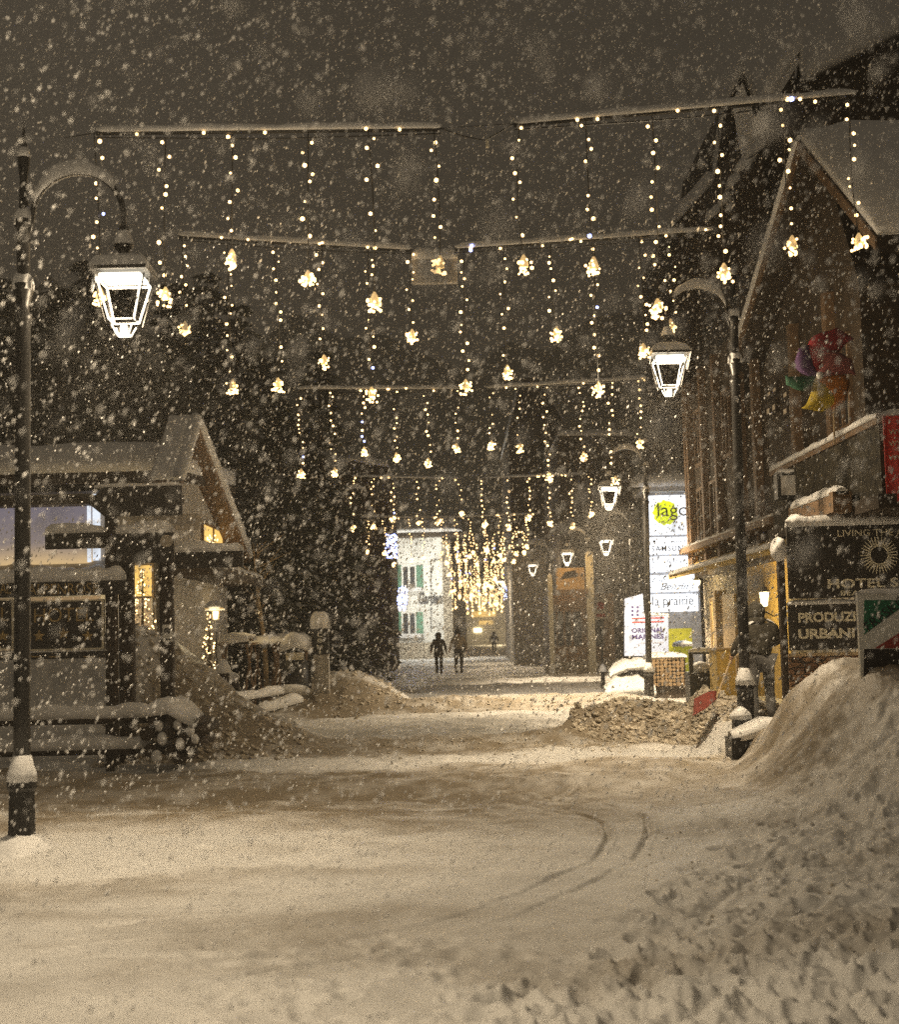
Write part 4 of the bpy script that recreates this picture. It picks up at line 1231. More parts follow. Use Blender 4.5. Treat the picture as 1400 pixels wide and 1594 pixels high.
# snowed benches
def bench(px0, px1, py, Y, label, tilt=0.0):
    a, b = P(px0, py, Y), P(px1, py, Y)
    r = root('garden_table', label, 'table', ((a.x + b.x) / 2, Y, 0.1), 'snowed-in terrace furniture')
    m = MB(); m.prism([(a.x, Y - 0.3, a.z), (b.x, Y - 0.3, a.z + tilt), (b.x, Y - 0.3, a.z + tilt - 0.05), (a.x, Y - 0.3, a.z - 0.05)], (0, 0.6, 0)); m.build('top', 'midwood', r)
    for x_ in (a.x + 0.12, b.x - 0.12):
        m = MB(); m.tube([(x_ - 0.15, Y - 0.2, -0.1), (x_ + 0.05, Y + 0.1, a.z - 0.03)], 0.025, 6); m.tube([(x_ + 0.15, Y + 0.2, -0.1), (x_ - 0.05, Y - 0.1, a.z - 0.03)], 0.025, 6); m.build('leg', 'midwood', r)
    m = MB(); m.snow([(a.x - 0.03, Y, a.z + 0.01), (b.x + 0.03, Y, a.z + tilt + 0.01)], 0.66, 0.16, seed=px0); m.build('snow_cap', 'snow', r, True)
bench(340, 396, 1001, 32.5, 'terrace table left of the bin with snow on top', 0.08)
bench(392, 440, 1000, 34, 'terrace table right behind the litter bin, deeper snow')
bench(420, 484, 998, 36, 'long snowed table behind the litter bin hood')
for (x0p, y0p, x1p, y1p, Y, lab) in ((352, 1092, 440, 1078, 31, 'snow-covered plank edging, upper one left of the bin'), (404, 1108, 468, 1090, 28.5, 'snow-covered plank edging, lower one nearest the road')):
    a, b = P(x0p, y0p, Y), P(x1p, y1p, Y + 1.5)
    r = root('plank_edging', lab, 'plank', (a + b) / 2)
    m = MB(); m.tube([a, b], 0.07, 8); m.build('plank', 'darkwood', r)
    m = MB(); m.snow([a + Vector((0, 0, .03)), b + Vector((0, 0, .03))], 0.22, 0.14, seed=x0p); m.build('snow_cap', 'snow', r, True)
# leaning lit branch / small birch
r = root('bare_tree', 'thin bare tree with a pale lit trunk behind the terrace', 'tree', (P(410, 1000, 36).x, 36, 0))
a, b = P(412, 1000, 36), P(402, 935, 36)
m = MB(); m.tube([(a.x + 0.05, 36, 0), a, b, b + Vector((-0.1, 0, 1.4))], [0.07, 0.06, 0.045, 0.02], 8); m.build('trunk', 'lightwood', r, True)
m = MB()
for k in range(14):
    q = b + Vector((0, 0, random.uniform(-0.3, 1.3))); e = q + Vector((random.uniform(-.9, .9), random.uniform(-.4, .4), random.uniform(.2, .8))); m.tube([q, e], [0.02, 0.005], 5)
m.build('branches', 'lightwood', r)

# ------------------------------------------------------------------ white restaurant down the street
GY = 100.0
r = root('restaurant', 'floodlit white restaurant with green shutters and a stone corner', 'building', (P(660, 1010, GY).x, GY, 0))
x0, x1, z0, z1 = rect(560, 838, 690, 1016, GY)
m = MB(); m.box(x0, x1, GY, GY + 9, -0.2, z1); m.build('wall', 'white', r)
m = MB(); xb = P(703, 900, GY).x; m.box(x1, xb, GY - 0.1, GY + 9, -0.2, z1 - 0.2); m.build('corner_stone', 'stone', r)
m = MB(); m.box(x0 - 1, xb + 0.8, GY - 1.2, GY + 10, z1, z1 + 0.3); rf = m.build('roof', 'darkwood', r)
sheet((x0 - 1, GY - 1.2, z1 + 0.3), (xb + 0.8, GY - 1.2, z1 + 0.3), (xb + 0.8, GY + 10, z1 + 1.6), (x0 - 1, GY + 10, z1 + 1.6), 0.5).build('snow_cap', 'snow', rf, True)
m = MB(); m.box(x0, xb + 0.05, GY - 0.2, GY - 0.1, -0.1, P(660, 1000, GY).z); m.build('stone_base', 'stone', r)
for yp0, yp1 in ((882, 914), (955, 986)):
    a = rect(628, yp0, 646, yp1, GY - 0.04)
    window(r, a[0], a[1], a[2], a[3], GY - 0.04, 'glass', 'white', 0.14, 1)
    s0 = rect(648.5, yp0, 659, yp1, GY - 0.1); m = MB(); m.box(s0[0], s0[1], GY - 0.12, GY - 0.03, s0[2] - .1, s0[3] + .1); m.build('shutter', 'green', r)
    s0 = rect(615, yp0, 625, yp1, GY - 0.1); m = MB(); m.box(s0[0], s0[1], GY - 0.12, GY - 0.03, s0[2] - .1, s0[3] + .1); m.build('shutter', 'green', r)
    s0 = rect(620, yp1 + 3, 661, yp1 + 5, GY - 0.1); m = MB(); m.snow([(s0[0], GY - 0.2, s0[2]), (s0[1], GY - 0.2, s0[2])], 0.4, 0.22, step=0.3); m.build('sill_snow', 'snow', r, True)
m = MB()
word = 'RISTORANTE PIZZERIA'
yy = [885 + i * 5.4 for i in range(10)]
for ch, yp in zip('RISTORANTE', yy): 
    a = rect(670, yp - 2, 673, yp + 2, GY - 0.06); 
    if a: m.text(ch, a[0], a[1], a[2], a[3], GY - 0.06, bold=0.02)
for i, ch in enumerate('PIZZERIA'):
    yp = 942 + i * 5.6
    a = rect(670, yp - 2, 673, yp + 2, GY - 0.06); m.text(ch, a[0], a[1], a[2], a[3], GY - 0.06, bold=0.02)
a = rect(652, 922, 688, 940, GY - 0.08); m.text('Garden', a[0], a[1], a[2], a[3], GY - 0.08, shear=0.35, bold=0.03)
m.build('lettering', 'ink', r)
for (px, py) in ((640, 925), (668, 870), (676, 960)):
    c = P(px, py, GY - 3)
    point(c, 420, (1, 0.95, 0.82), 0.3, r)
# blue net lights
for k, (xa, ya, xb_, yb, Y, lab) in enumerate(((601, 832, 619, 868, 64, 'upper blue-white net of lights left of the restaurant'), (619, 912, 634, 950, 66, 'lower blue-white net of lights on the restaurant corner'), (784, 912, 795, 934, 92, 'small blue-white net of lights on the right side of the far street'))):
    r = root('net_lights', lab, 'light net', P((xa + xb_) / 2, yb, Y), 'blue-white light nets')
    m = MB(); m2 = MB()
    for i in range(95 if k < 2 else 50):
        c = P(random.uniform(xa, xb_), random.uniform(ya, yb), Y) + Vector((0, random.uniform(-.2, .2), 0)); octa(m, c, 0.042, 0 if random.random() < 0.75 else 1)
    for i in range(5):
        m2.tube([P(xa + (xb_ - xa) * i / 4, ya, Y), P(xa + (xb_ - xa) * i / 4, yb, Y)], 0.01, 4)
    m.build('bulbs', ['bulbblue', 'lamp'], r); m2.build('wire', 'black', r)

# ------------------------------------------------------------------ buildings down the right side and street end
def block(name, label, outline, Y, depth, matn, snow=0.3, edges=None, wins=(), base=None, glow='wdim'):
    pts = [P(a, b, Y) for a, b in outline]
    c = sum((Vector(p) for p in pts), Vector()) / len(pts)
    r = root(name, label, 'building', (c.x, Y, 0))
    lo = [pts[0].copy(), pts[-1].copy()]
    poly = [Vector((pts[0].x, Y, -0.3))] + pts + [Vector((pts[-1].x, Y, -0.3))]
    m = MB(); m.prism(poly, (0, depth, 0)); m.build('wall', matn, r)
    m = MB(); m2 = MB()
    for a, b in zip(pts, pts[1:]):
        if abs(b.x - a.x) < 0.05: continue
        o_ = Vector((0, -0.6, 0))
        up = Vector((0, 0, 0.25))
        m.prism([a + o_, b + o_, b + o_ + up, a + o_ + up], (0, depth + 0.6, 0))
        s_ = sheet(a + o_ + up, b + o_ + up, b + up + Vector((0, depth, 0)), a + up + Vector((0, depth, 0)), snow)
        m2.add(s_.v, s_.f)
    rf = m.build('roof', 'darkwood', r); m2.build('snow_cap', 'snow', rf, True)
    for (a, b, c_, d) in wins:
        w = rect(a, b, c_, d, Y - 0.04)
        window(r, w[0], w[1], w[2], w[3], Y - 0.04, glow, 'darkwood', 0.1, 1)
    return r
block('tall_hotel', 'tall dark gabled building rising above the far lanterns', [(792, 680), (812, 596), (840, 600), (878, 668)], 84, 14, 'boardsx', 0.35, wins=((812, 700, 822, 720), (838, 700, 848, 720), (812, 760, 822, 780), (838, 760, 848, 780)), glow='glass')
block('eaved_house', 'dark house with a flat snowy eave behind the kiosk', [(868, 690), (985, 690)], 64, 10, 'boardsx', 0.35, wins=((890, 720, 904, 745), (925, 720, 939, 745), (890, 790, 904, 815)), glow='glass')
block('stone_building', 'plain dark stone building with a pale corner post on the right of the far street', [(797, 862), (853, 852)], 76, 8, 'plaster', 0.3)
block('far_house', 'low hazy house closing the left side beyond the restaurant', [(704, 880), (712, 868), (724, 880)], 135, 14, 'plaster', 0.4)
block('left_house', 'dark snowy-roofed house among the firs', [(526, 745), (548, 728), (606, 738)], 68, 8, 'boardsx', 0.4)
r = block('end_building', 'hazy building across the far end of the street with a lit shop sign', [(690, 930), (745, 905), (820, 935)], 205, 10, 'plaster', 0.5)
for (a, b, c_, d, mt) in ((738, 951, 772, 960, 'wglow'), (746, 966, 768, 972, 'wglow'), (738, 978, 750, 984, 'walllamp')):
    w = rect(a, b, c_, d, 204.9); m = MB(); m.box(w[0], w[1], 204.7, 204.9, w[2], w[3]); m.build('lit_sign', mt, r)
point((6, 195, 3), 1500, (1, 0.78, 0.45), 0.5, r)

# kiosk with columns, orange board
KY = 57.0
r = root('wooden_kiosk', 'wooden kiosk front with dark upright panes between pale posts', 'building', (P(890, 1050, KY).x, KY, 0))
x0, x1, z0, z1 = rect(857, 925, 945, 1055, KY)
m = MB(); m.box(x0, x1 + 0.3, KY, KY + 4, -0.3, z1); m.build('wall', 'midwood', r)
for (a, b) in ((858, 866), (869, 877), (881, 889), (893, 905), (922, 940)):
    w = rect(a, 952, b, 1005, KY - 0.03); m = MB(); m.box(w[0], w[1], KY - 0.05, KY - 0.01, w[2], w[3]); m.build('pane', 'glass', r)
m = MB(); m.box(x0 - 0.2, x1 + 0.4, KY - 0.5, KY - 0.02, -0.2, P(890, 1030, KY).z); m.build('plinth', 'stone', r)
for xp, yt in ((856, 898), (917, 862)):
    c = P(xp, yt, KY - 0.7); wd = 0.09 if xp < 900 else 0.14
    m = MB(); m.box(c.x - wd, c.x + wd, KY - 0.8, KY - 0.6, -0.2, c.z); m.build('post', 'cream', r)
    m = MB(); m.snow([(c.x - wd, KY - 0.7, c.z), (c.x + wd, KY - 0.7, c.z)], 0.26, 0.14, step=0.08); m.build('post_snow', 'snow', r, True)
w = rect(866, 884, 910, 924, KY - 0.3); m = MB(); m.box(w[0], w[1], KY - 0.35, KY - 0.3, w[2], w[3]); ob = m.build('orange_board', 'orange', r)
w = rect(872, 888, 900, 902, KY - 0.37); m = MB(); m.prism([(w[0], KY - 0.37, w[2]), (w[1], KY - 0.37, w[2] + 0.1), (w[1] - 0.1, KY - 0.37, w[3]), (w[0] + 0.2, KY - 0.37, w[3] - 0.05)], (0, 0.01, 0)); m.build('picture', 'darkwood', ob)
w = rect(864, 918, 914, 926, KY - 0.3); m = MB(); m.box(w[0], w[1], KY - 0.9, KY - 0.3, w[2], w[3]); m.build('ledge', 'midwood', r)
point((P(895, 905, KY - 1.5).x, KY - 1.6, P(895, 880, KY).z), 30, (1, 0.6, 0.2), 0.2, r)

# poster pole in front
PY = 47.0
r = root('poster_stand', 'slim pole carrying a pale poster board with snow on top', 'poster', (P(936, 1050, PY).x, PY, 0))
x0, x1, z0, z1 = rect(925, 930, 946, 964, PY)
m = MB(); m.tube([((x0 + x1) / 2, PY + 0.06, -0.1), ((x0 + x1) / 2, PY + 0.06, z1 + 0.25)], 0.035, 6); m.build('pole', 'iron', r)
m = MB(); m.box(x0, x1, PY, PY + 0.04, z0, z1); bd = m.build('board', 'poster', r)
m = MB(); cc = P(935, 943, PY - 0.01); m.tube([cc, cc + Vector((0, 0.004, 0))], 0.13, 20); m.box(x0 + 0.08, x1 - 0.08, PY - 0.01, PY - 0.004, z0 + 0.08, z0 + 0.17); m.build('picture', 'redink', bd)
m = MB(); m.snow([((x0 + x1) / 2 - 0.12, PY + 0.05, z1 + 0.2), ((x0 + x1) / 2 + 0.12, PY + 0.05, z1 + 0.2)], 0.2, 0.2, step=0.05); m.build('snow_cap', 'snow', r, True)
r = root('bollard', 'small snow-capped bollard below the poster board', 'bollard', (P(939, 1055, 41).x, 41, 0))
c = P(939, 1055, 41); m = MB(); m.lathe((c.x, 41, 0), [(0.06, 0), (0.06, 0.45), (0.08, 0.5)], 8); m.build('shaft', 'iron', r)
m = MB(); m.lathe((c.x, 41, 0), [(0.13, 0.5), (0.1, 0.6), (0.02, 0.72)], 8); m.build('snow_cap', 'snow', r, True)

# ------------------------------------------------------------------ lit sign tower, banner
TY = 39.0
r = root('sign_tower', 'tall white lightbox tower of five stacked advertising panels', 'illuminated sign', (P(1045, 955, TY).x, TY, 0))
x0, x1, z0, z1 = rect(1008, 766, 1088, 958, TY)
m = MB(); m.box(x0 - 0.03, x1, TY + 0.03, TY + 0.5, -0.2, z1); m.build('housing', 'greyink', r)
for k, (a, b) in enumerate(((771, 832), (836, 862), (866, 890), (895, 921), (925, 952))):
    w = rect(1011, a, 1087, b, TY); m = MB(); m.box(w[0], w[1], TY - 0.03, TY + 0.03, w[2], w[3]); pn = m.build('light_panel', 'lightbox', r)
    m = MB(); m2 = MB(); y_ = TY - 0.035
    if k == 0:
        c = P(1036, 798, y_); pts = []
        for i in range(26):
            th = 2 * math.pi * i / 26; rr = 0.31 * (1 + 0.10 * (i % 2) + 0.05 * math.sin(i * 2.1)); pts.append((c.x + rr * math.cos(th), y_, c.z + rr * math.sin(th)))
        m2.prism(pts, (0, 0.003, 0)); m2.build('lime_blot', 'lime', pn)
        w = rect(1024, 783, 1072, 810, y_ - 0.004); m.text('lago', w[0], w[1], w[2], w[3], y_ - 0.004)
        w = rect(1046, 818, 1060, 830, y_ - 0.004)
    elif k == 1:
        w = rect(1015, 849, 1073, 858, y_); m.text('SAMSUNG', w[0], w[1], w[2], w[3], y_, bold=0.01, spacing=1.2)
        c = P(1019, 843, y_); m.tube([c, c + Vector((0, .001, 0))], 0.038, 12); m.tube([c + Vector((0.012, 0, 0.05)), c + Vector((0.02, 0, 0.065))], 0.008, 5)
        w = rect(1045, 840, 1068, 845, y_); m.text('wind', w[0], w[1], w[2], w[3], y_, shear=0.3)
    elif k == 2:
        w = rect(1016, 869, 1066, 877, y_); m.text('Vodore', w[0], w[1], w[2], w[3], y_, shear=0.4)
    elif k == 3:
        w = rect(1028, 907, 1072, 918, y_); m.text('Benzin', w[0], w[1], w[2], w[3], y_, shear=0.5); w = rect(1015, 899, 1036, 906, y_); m.text('L ie', w[0], w[1], w[2], w[3], y_, shear=0.5)
    else:
        w = rect(1016, 927, 1080, 947, y_); m.text('la prairie', w[0], w[1], w[2], w[3], y_)
    m.build('lettering', 'greyink' if k == 2 else 'ink', pn)
m = MB(); m.box(x0 - 0.15, x1 + 0.6, TY - 0.3, TY + 1.5, z1, z1 + 0.12); rf = m.build('roof', 'greyink', r)
m = sheet((x0 - 0.2, TY - 0.35, z1 + 0.12), (x1 + 0.6, TY - 0.35, z1 + 0.12), (x1 + 0.6, TY + 1.5, z1 + 0.3), (x0 - 0.2, TY + 1.5, z1 + 0.3), 0.32); m.build('snow_cap', 'snow', rf, True)
point((x0 + 0.4, TY - 1.5, 3.0), 45, (0.75, 0.85, 1.0), 0.5, r)

OY = 36.0
r = root('shop_banner', 'tall pale blue banner lettered ORIGINAL MARINES with red stripes', 'banner', (P(1005, 1025, OY).x, OY, 0.2))
w = [P(973, 932, OY), P(1001, 924, OY), P(1003, 958, OY), P(1041, 958, OY), P(1041, 1021, OY), P(973, 1021, OY)]
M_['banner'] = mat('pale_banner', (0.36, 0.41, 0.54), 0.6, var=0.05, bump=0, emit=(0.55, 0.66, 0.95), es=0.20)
m = MB(); m.prism(w, (0, 0.12, 0)); bn = m.build('panel', 'banner', r)
m = MB(); y_ = OY - 0.005
a = rect(984, 977, 1034, 984.5, y_); m.text('ORIGINAL', a[0], a[1], a[2], a[3], y_, bold=0.03)
a = rect(984, 987, 1034, 994.5, y_); m.text('MARINES', a[0], a[1], a[2], a[3], y_, bold=0.03)
for i in range(2):
    for j in range(3):
        c = P(985 + i * 8, 945 + j * 6, y_); m.tube([c, c + Vector((0, .001, 0))], 0.03, 10)
m.build('lettering', 'navy', bn)
m = MB()
for yp in (962, 968):
    a = rect(984, yp - 1, 1034, yp + 1, y_); m.box(a[0], a[1], y_ - 0.002, y_ + 0.003, a[2], a[3])
m.build('stripes', 'redink', bn)
m = MB(); a = rect(998, 998, 1033, 1003, y_); m.text('italian design', a[0], a[1], a[2], a[3], y_, shear=0.2); m.build('small_lettering', 'greyink', bn)
m = MB(); m.snow([P(1003, 957, OY + .06), P(1041, 957, OY + .06)], 0.16, 0.05); m.build('snow_cap', 'snow', bn, True)
# parked car shape under snow by the banner
r = root('snowed_planter', 'rounded low planter buried under snow at the foot of the banner', 'planter', P(985, 1050, 35))
a, b = P(958, 1040, 35), P(1003, 1040, 35)
m = MB(); m.box(a.x + 0.1, b.x, 34.9, 35.6, 0, P(985, 1036, 35).z); m.build('box', 'black', r)
m = MB(); m.snow([(a.x - 0.15, 35.1, P(985, 1050, 35).z), (a.x + 0.25, 35.1, P(985, 1036, 35).z - .02), (b.x + 0.1, 35.1, P(985, 1036, 35).z - .02)], 0.9, 0.22, seed=2); m.snow([(a.x - 0.3, 34.8, 0.2), (b.x + 0.2, 34.8, 0.2)], 0.9, 0.35, seed=5); m.build('snow_cap', 'snow', r, True)

# log store, lime wall and bench beneath the tower
r = root('log_store', 'waist-high wall of stacked firewood with snow along the top', 'firewood', (P(1045, 1068, 35).x, 35, 0))
x0, x1, z0, z1 = rect(1011, 1022, 1070, 1072, 35)
m = MB(); m.box(x0, x1, 35.2, 35.8, -0.1, z1); m.build('frame', 'darkwood', r)
m = MB(); zz = 0.1 + z0
while zz < z1 - 0.03:
    xx = x0 + 0.04
    while xx < x1 - 0.02:
        rr = random.uniform(0.03, 0.055)
        m.tube([(xx, 35.12, zz), (xx, 35.24, zz)], rr, 7); xx += 0.095
    zz += 0.085
sf = m.build('log_ends', 'cutwood', r)
m = MB(); m.snow([(x0 - .05, 35.4, z1), (x1 + .05, 35.4, z1)], 0.6, 0.1); m.build('snow_cap', 'snow', r, True)
r = root('lime_panel', 'lime green panel behind a small snowy shelf', 'panel', (P(1058, 1018, 37).x, 37, 0))
a = rect(1042, 978, 1078, 1020, 37); m = MB(); m.box(a[0], a[1], 37, 37.1, -0.1, a[3]); m.build('panel', 'limewall', r)
a = rect(1049, 1002, 1078, 1006, 36.7); m = MB(); m.box(a[0], a[1], 36.6, 36.95, a[2], a[3]); m.build('shelf', 'greyink', r)
m = MB(); m.snow([(a[0], 36.75, a[3]), (a[1], 36.75, a[3])], 0.35, 0.08); m.build('snow_cap', 'snow', r, True)

# ------------------------------------------------------------------ right chalet
XC = 5.6
r = root('chalet', 'big dark timber chalet on the right with a snow-edged gable facing the street', 'building', (8, 25, 0))
pk = PX(1246, 218, XC - 0.35); ne = PX(1366, 366, XC - 0.35); fe = PX(1150, 535, XC - 0.35)
ev = (ne.z + fe.z) / 2
# walls: ground floor and upper floor
m = MB(); m.box(XC, 14, 19.6, 24.6, -0.2, 2.75); m.build('ground_floor_wall', 'stone', r)
m = MB(); m.box(XC, 13.9, 24.6, 28.75, -0.2, 2.75); m.build('ochre_wall', 'ochre', r)
m = MB(); m.box(XC + 0.02, 13.8, 28.75, 33.0, -0.2, 2.75); m.build('stone_wall', 'stone', r)
gz_ = ev - 0.3
m = MB(); m.prism([(XC, 19.6, 2.755), (XC, 19.6, gz_), (XC, pk.y, pk.z - 0.35), (XC, fe.y + 0.2, gz_ - 0.3), (XC, 27.9, gz_ - 0.3), (XC, 27.9, 2.755)], (8.4, 0, 0)); m.build('upper_wall', 'boards', r)
# far wing
zt2 = PX(1060, 352, XC).z
m = MB(); m.box(XC - 0.12, 13.8, 27.92, 33.3, 2.76, 7.2); m.build('wing_wall', 'boards', r)
# roof slopes with snow
m = MB()
o1 = Vector((8.8, 0, 0))
for a, b in ((ne, pk), (pk, fe)):
    m.prism([a, b, b + Vector((0, 0, -0.22)), a + Vector((0, 0, -0.22))], o1)
rf = m.build('roof', 'darkwood', r)
s_ = sheet(ne, pk, pk + o1, ne + o1, 0.34); s2 = sheet(pk, fe, fe + o1, pk + o1, 0.2); s_.add(s2.v, s2.f)
s_.build('roof_snow', 'snow', rf, True)
m = MB(); m.snow([pk + Vector((-0.02, 0, 0.02)), fe + Vector((-0.02, 0, 0.02))], 0.14, 0.10, side=(1, 0, 0), seed=2)
m.build('rafter_snow', 'snow', rf, True)
m = MB()
for a, b in ((ne, pk), (pk, fe)):
    m.prism([a + Vector((-0.03, 0, -0.02)), b + Vector((-0.03, 0, -0.02)), b + Vector((-0.03, 0, -0.2)), a + Vector((-0.03, 0, -0.2))], (0.028, 0, 0))
m.build('bargeboard', 'midwood', rf)
# vertical timbers
for Y in (21.0, 23.2, 26.2, 27.6, 29.4, 31.0, 32.8, 33.15):
    m = MB(); xx = XC if Y < 27.9 else XC - 0.12
    m.box(xx - 0.14, xx - 0.002, Y - 0.11, Y + 0.11, 2.9, 6.4 if Y < 27.9 else 7.1); m.build('timber_post', 'midwood', r)
# windows
for (a, b, c_, d, gl_) in ((1197, 600, 1213, 620, 'wdim'), (1222, 600, 1240, 622, 'wdim'), (1196, 626, 1212, 648, 'wdim'), (1222, 626, 1240, 648, 'wdim')):
    p, q = PX(a, d, XC), PX(c_, b, XC)
    window_x(r, XC, q.y, p.y, p.z, q.z, -1, gl_, 'darkwood', 0.05, 1)
for (Y0, Y1, z0, z1, gl_) in ((28.3, 28.9, 5.0, 6.2, 'glass'), (29.7, 30.6, 3.4, 4.6, 'glass'), (31.4, 32.2, 3.4, 4.6, 'glass'), (31.4, 32.2, 5.2, 6.3, 'glass'), (20.2, 20.9, 4.4, 5.6, 'glass')):
    window_x(r, XC - (0.12 if Y0 > 27.9 else 0), Y0, Y1, z0, z1, -1, gl_, 'midwood', 0.07, 1)
p, q = PX(1166, 420, XC), PX(1178, 400, XC)
window_x(r, XC, q.y, p.y, p.z, q.z, -1, 'wdim', 'darkwood', 0.05, 0)
# canopy over the lit entrance
m = MB()
m.prism([(XC - 0.01, 22.6, 3.02), (XC - 0.01, 22.6, 3.14), (XC - 0.75, 22.6, 2.84), (XC - 0.75, 22.6, 2.72)], (0, 10.4, 0)); cn = m.build('canopy', 'ochre', r)
m = MB(); m.snow([(XC - 0.66, 22.5, 2.84), (XC - 0.66, 32.9, 2.84)], 0.24, 0.08, side=(1, 0, 0)); m.build('snow_cap', 'snow', cn, True)
m = MB(); m.box(XC - 0.40, XC - 0.01, 24, 33.6, 3.3, 3.42); lg = m.build('ledge', 'midwood', r)
m = MB(); m.snow([(XC - 0.2, 24, 3.42), (XC - 0.2, 33.6, 3.42)], 0.36, 0.08, side=(1, 0, 0)); m.build('snow_cap', 'snow', lg, True)
# doors
m = MB(); m.box(XC - 0.05, XC - 0.002, 29.1, 30.5, 0.0, 2.3); dr = m.build('door', 'lightwood', r)
m = MB(); m.box(XC - 0.08, XC - 0.052, 29.3, 29.36, 0.95, 1.15); m.build('handle', 'iron', dr)
window_x(r, XC + 0.02, 31.2, 31.9, 0.9, 2.2, -1, 'wglow', 'lightwood', 0.07, 1)
m = MB(); m.box(XC - 0.16, XC - 0.002, 30.6, 30.9, -0.1, 2.4); m.build('wood_pillar', 'lightwood', r)
# flat counter / wood panel in front of the wall
# wall lantern
c = PX(1190, 930, XC - 0.28)
wl = root('wall_lantern', 'lit yellow wall lantern on the ochre wall above the shoveller', 'lantern', (XC - 0.28, c.y, c.z))
m = MB(); m.lathe(c, [(0.04, -0.15), (0.055, -0.13), (0.085, 0.09), (0.02, 0.095)], 6); m.build('glass', 'walllamp', wl)
m = MB(); m.lathe(c, [(0.11, 0.10), (0.06, 0.17), (0.015, 0.21), (0.01, 0.26)], 6); m.tube([c + Vector((0, 0, -0.16)), c + Vector((0, 0, -0.24)), c + Vector((0.15, 0, -0.32)), c + Vector((0.28, 0, -0.28))], 0.012, 5); m.build('bracket', 'iron', wl)
point(c + Vector((-0.22, 0, 0.02)), 38, (1, 0.72, 0.28), 0.08, wl)
cl = root('ceiling_lamp', 'small canopy lamp above the stone pillar entrance', 'lamp', (XC - 0.35, 31.6, 2.6))
m = MB(); m.lathe((XC - 0.35, 31.6, 2.55), [(0.05, 0.0), (0.07, 0.05), (0.07, 0.1)], 8); m.build('bulb', 'walllamp', cl)
m = MB(); m.lathe((XC - 0.35, 31.6, 2.55), [(0.09, 0.101), (0.05, 0.16), (0.02, 0.2)], 8); m.build('shade', 'iron', cl)
point((XC - 0.6, 31.4, 2.4), 45, (1, 0.85, 0.55), 0.08, cl)

# tall roofs behind
def silhouette(name, label, outline, Y, depth, matn, snow=0.3, zb=6.0):
    pts = [P(a, b, Y) for a, b in outline]
    r = root(name, label, 'building', (pts[0].x, Y, 0))
    m = MB(); m.prism([Vector((pts[0].x, Y, -0.2))] + pts + [Vector((pts[-1].x, Y, -0.2))], (0, depth, 0)); m.build('wall', matn, r)
    m = MB(); m2 = MB()
    for a, b in zip(pts, pts[1:]):
        o_ = Vector((0, -0.5, 0))
        if abs(b.x - a.x) > 0.35:
            m.prism([a + o_, b + o_, b + o_ + Vector((0, 0, 0.2)), a + o_ + Vector((0, 0, 0.2))], (0, depth + 0.5, 0))
        m2.snow([a + o_ + Vector((0, 0, .12)), b + o_ + Vector((0, 0, .12))], 0.6, snow * 1.7, side=(0, 1, 0), step=0.25, seed=a.x)
    rf = m.build('roof', 'darkwood', r); m2.build('snow_cap', 'snow', rf, True)
    return r
silhouette('tower_house', 'steep dark house with a pointed snowy peak behind the chalet', [(1046, 356), (1106, 292), (1121, 182), (1151, 122), (1177, 184)], 43, 7, 'boardsx', 0.22)
silhouette('upper_house', 'higher dark roof above the chalet gable at the right edge', [(1176, 184), (1240, 88), (1236, 140), (1420, 48), (1560, -10)], 33, 8, 'boardsx', 0.25)
vr = root('valley_snow', 'wedge of snow lying in the valley between the two pointed roofs', 'roof snow', P(1178, 184, 32.6))
m = MB(); m.prism([P(a, b, 32.4) for a, b in ((1156, 128), (1176, 182), (1240, 84), (1246, 96), (1200, 170), (1180, 240), (1166, 196))], (0, 1.2, 0)); m.build('snow_cap', 'snow', vr)
# small snow ledges stepping up the dark roof
m = MB()
for (xp, yp) in ((1142, 285), (1155, 262), (1170, 240), (1182, 232), (1110, 335), (1128, 315)):
    c = P(xp, yp, 32.2); m.snow([c + Vector((-0.16, 0, -0.1)), c + Vector((0.14, 0, 0.12))], 0.3, 0.2, step=0.05, seed=xp)
sl = root('stepped_dormer', 'row of small snow-topped ledges stepping up behind the gable', 'roof ledges', P(1142, 340, 32.2))
m.build('snow_cap', 'snow', sl, True)
m = MB(); m.prism([P(1100, 352, 32.2), P(1188, 240, 32.2), P(1196, 330, 32.2), P(1196, 430, 32.2), P(1100, 430, 32.2)], (0, 1.2, 0)); m.build('roof_edge', 'boardsx', sl)

# balcony with lattice and rail
r = root('balcony', 'chalet balcony with dark patterned panels and a snow-covered handrail', 'balcony', (5.2, 20, 3))
XB = 5.2
a, b = PX(1371, 652, XB), PX(1203, 728, XB)
zr = (a.z + b.z) / 2
Ya, Yb = a.y, b.y
m = MB(); m.box(XB - 0.05, XB + 0.05, Ya, Yb, zr - 0.1, zr); m.box(XB + 0.05, 9, Ya, Ya + 0.1, zr - 0.1, zr); rl = m.build('handrail', 'midwood', r)
m = MB(); m.snow([(XB, Yb, zr), (XB, Ya + 0.02, zr)], 0.16, 0.07, side=(1, 0, 0)); m.snow([(XB, Ya + 0.05, zr), (9, Ya + 0.05, zr)], 0.16, 0.07); m.build('snow_cap', 'snow', rl, True)
m = MB(); m.box(XB - 0.02, XB + 0.03, Ya + 0.01, Yb, zr - 0.95, zr - 0.101); m.box(XB + 0.031, 9, Ya + 0.02, Ya + 0.06, zr - 0.95, zr - 0.101); m.build('panel', 'ivy', r)
m = MB(); m.box(XB - 0.1, XC - 0.003, Ya - 0.1, Yb + 0.1, zr - 1.12, zr - 0.955); m.box(XC - 0.003, 9, Ya - 0.1, 19.55, zr - 1.12, zr - 0.955); m.build('floor', 'darkwood', r)
m = MB()
p, q = PX(1244, 788, XB - 0.2), PX(1315, 762, XB - 0.2)
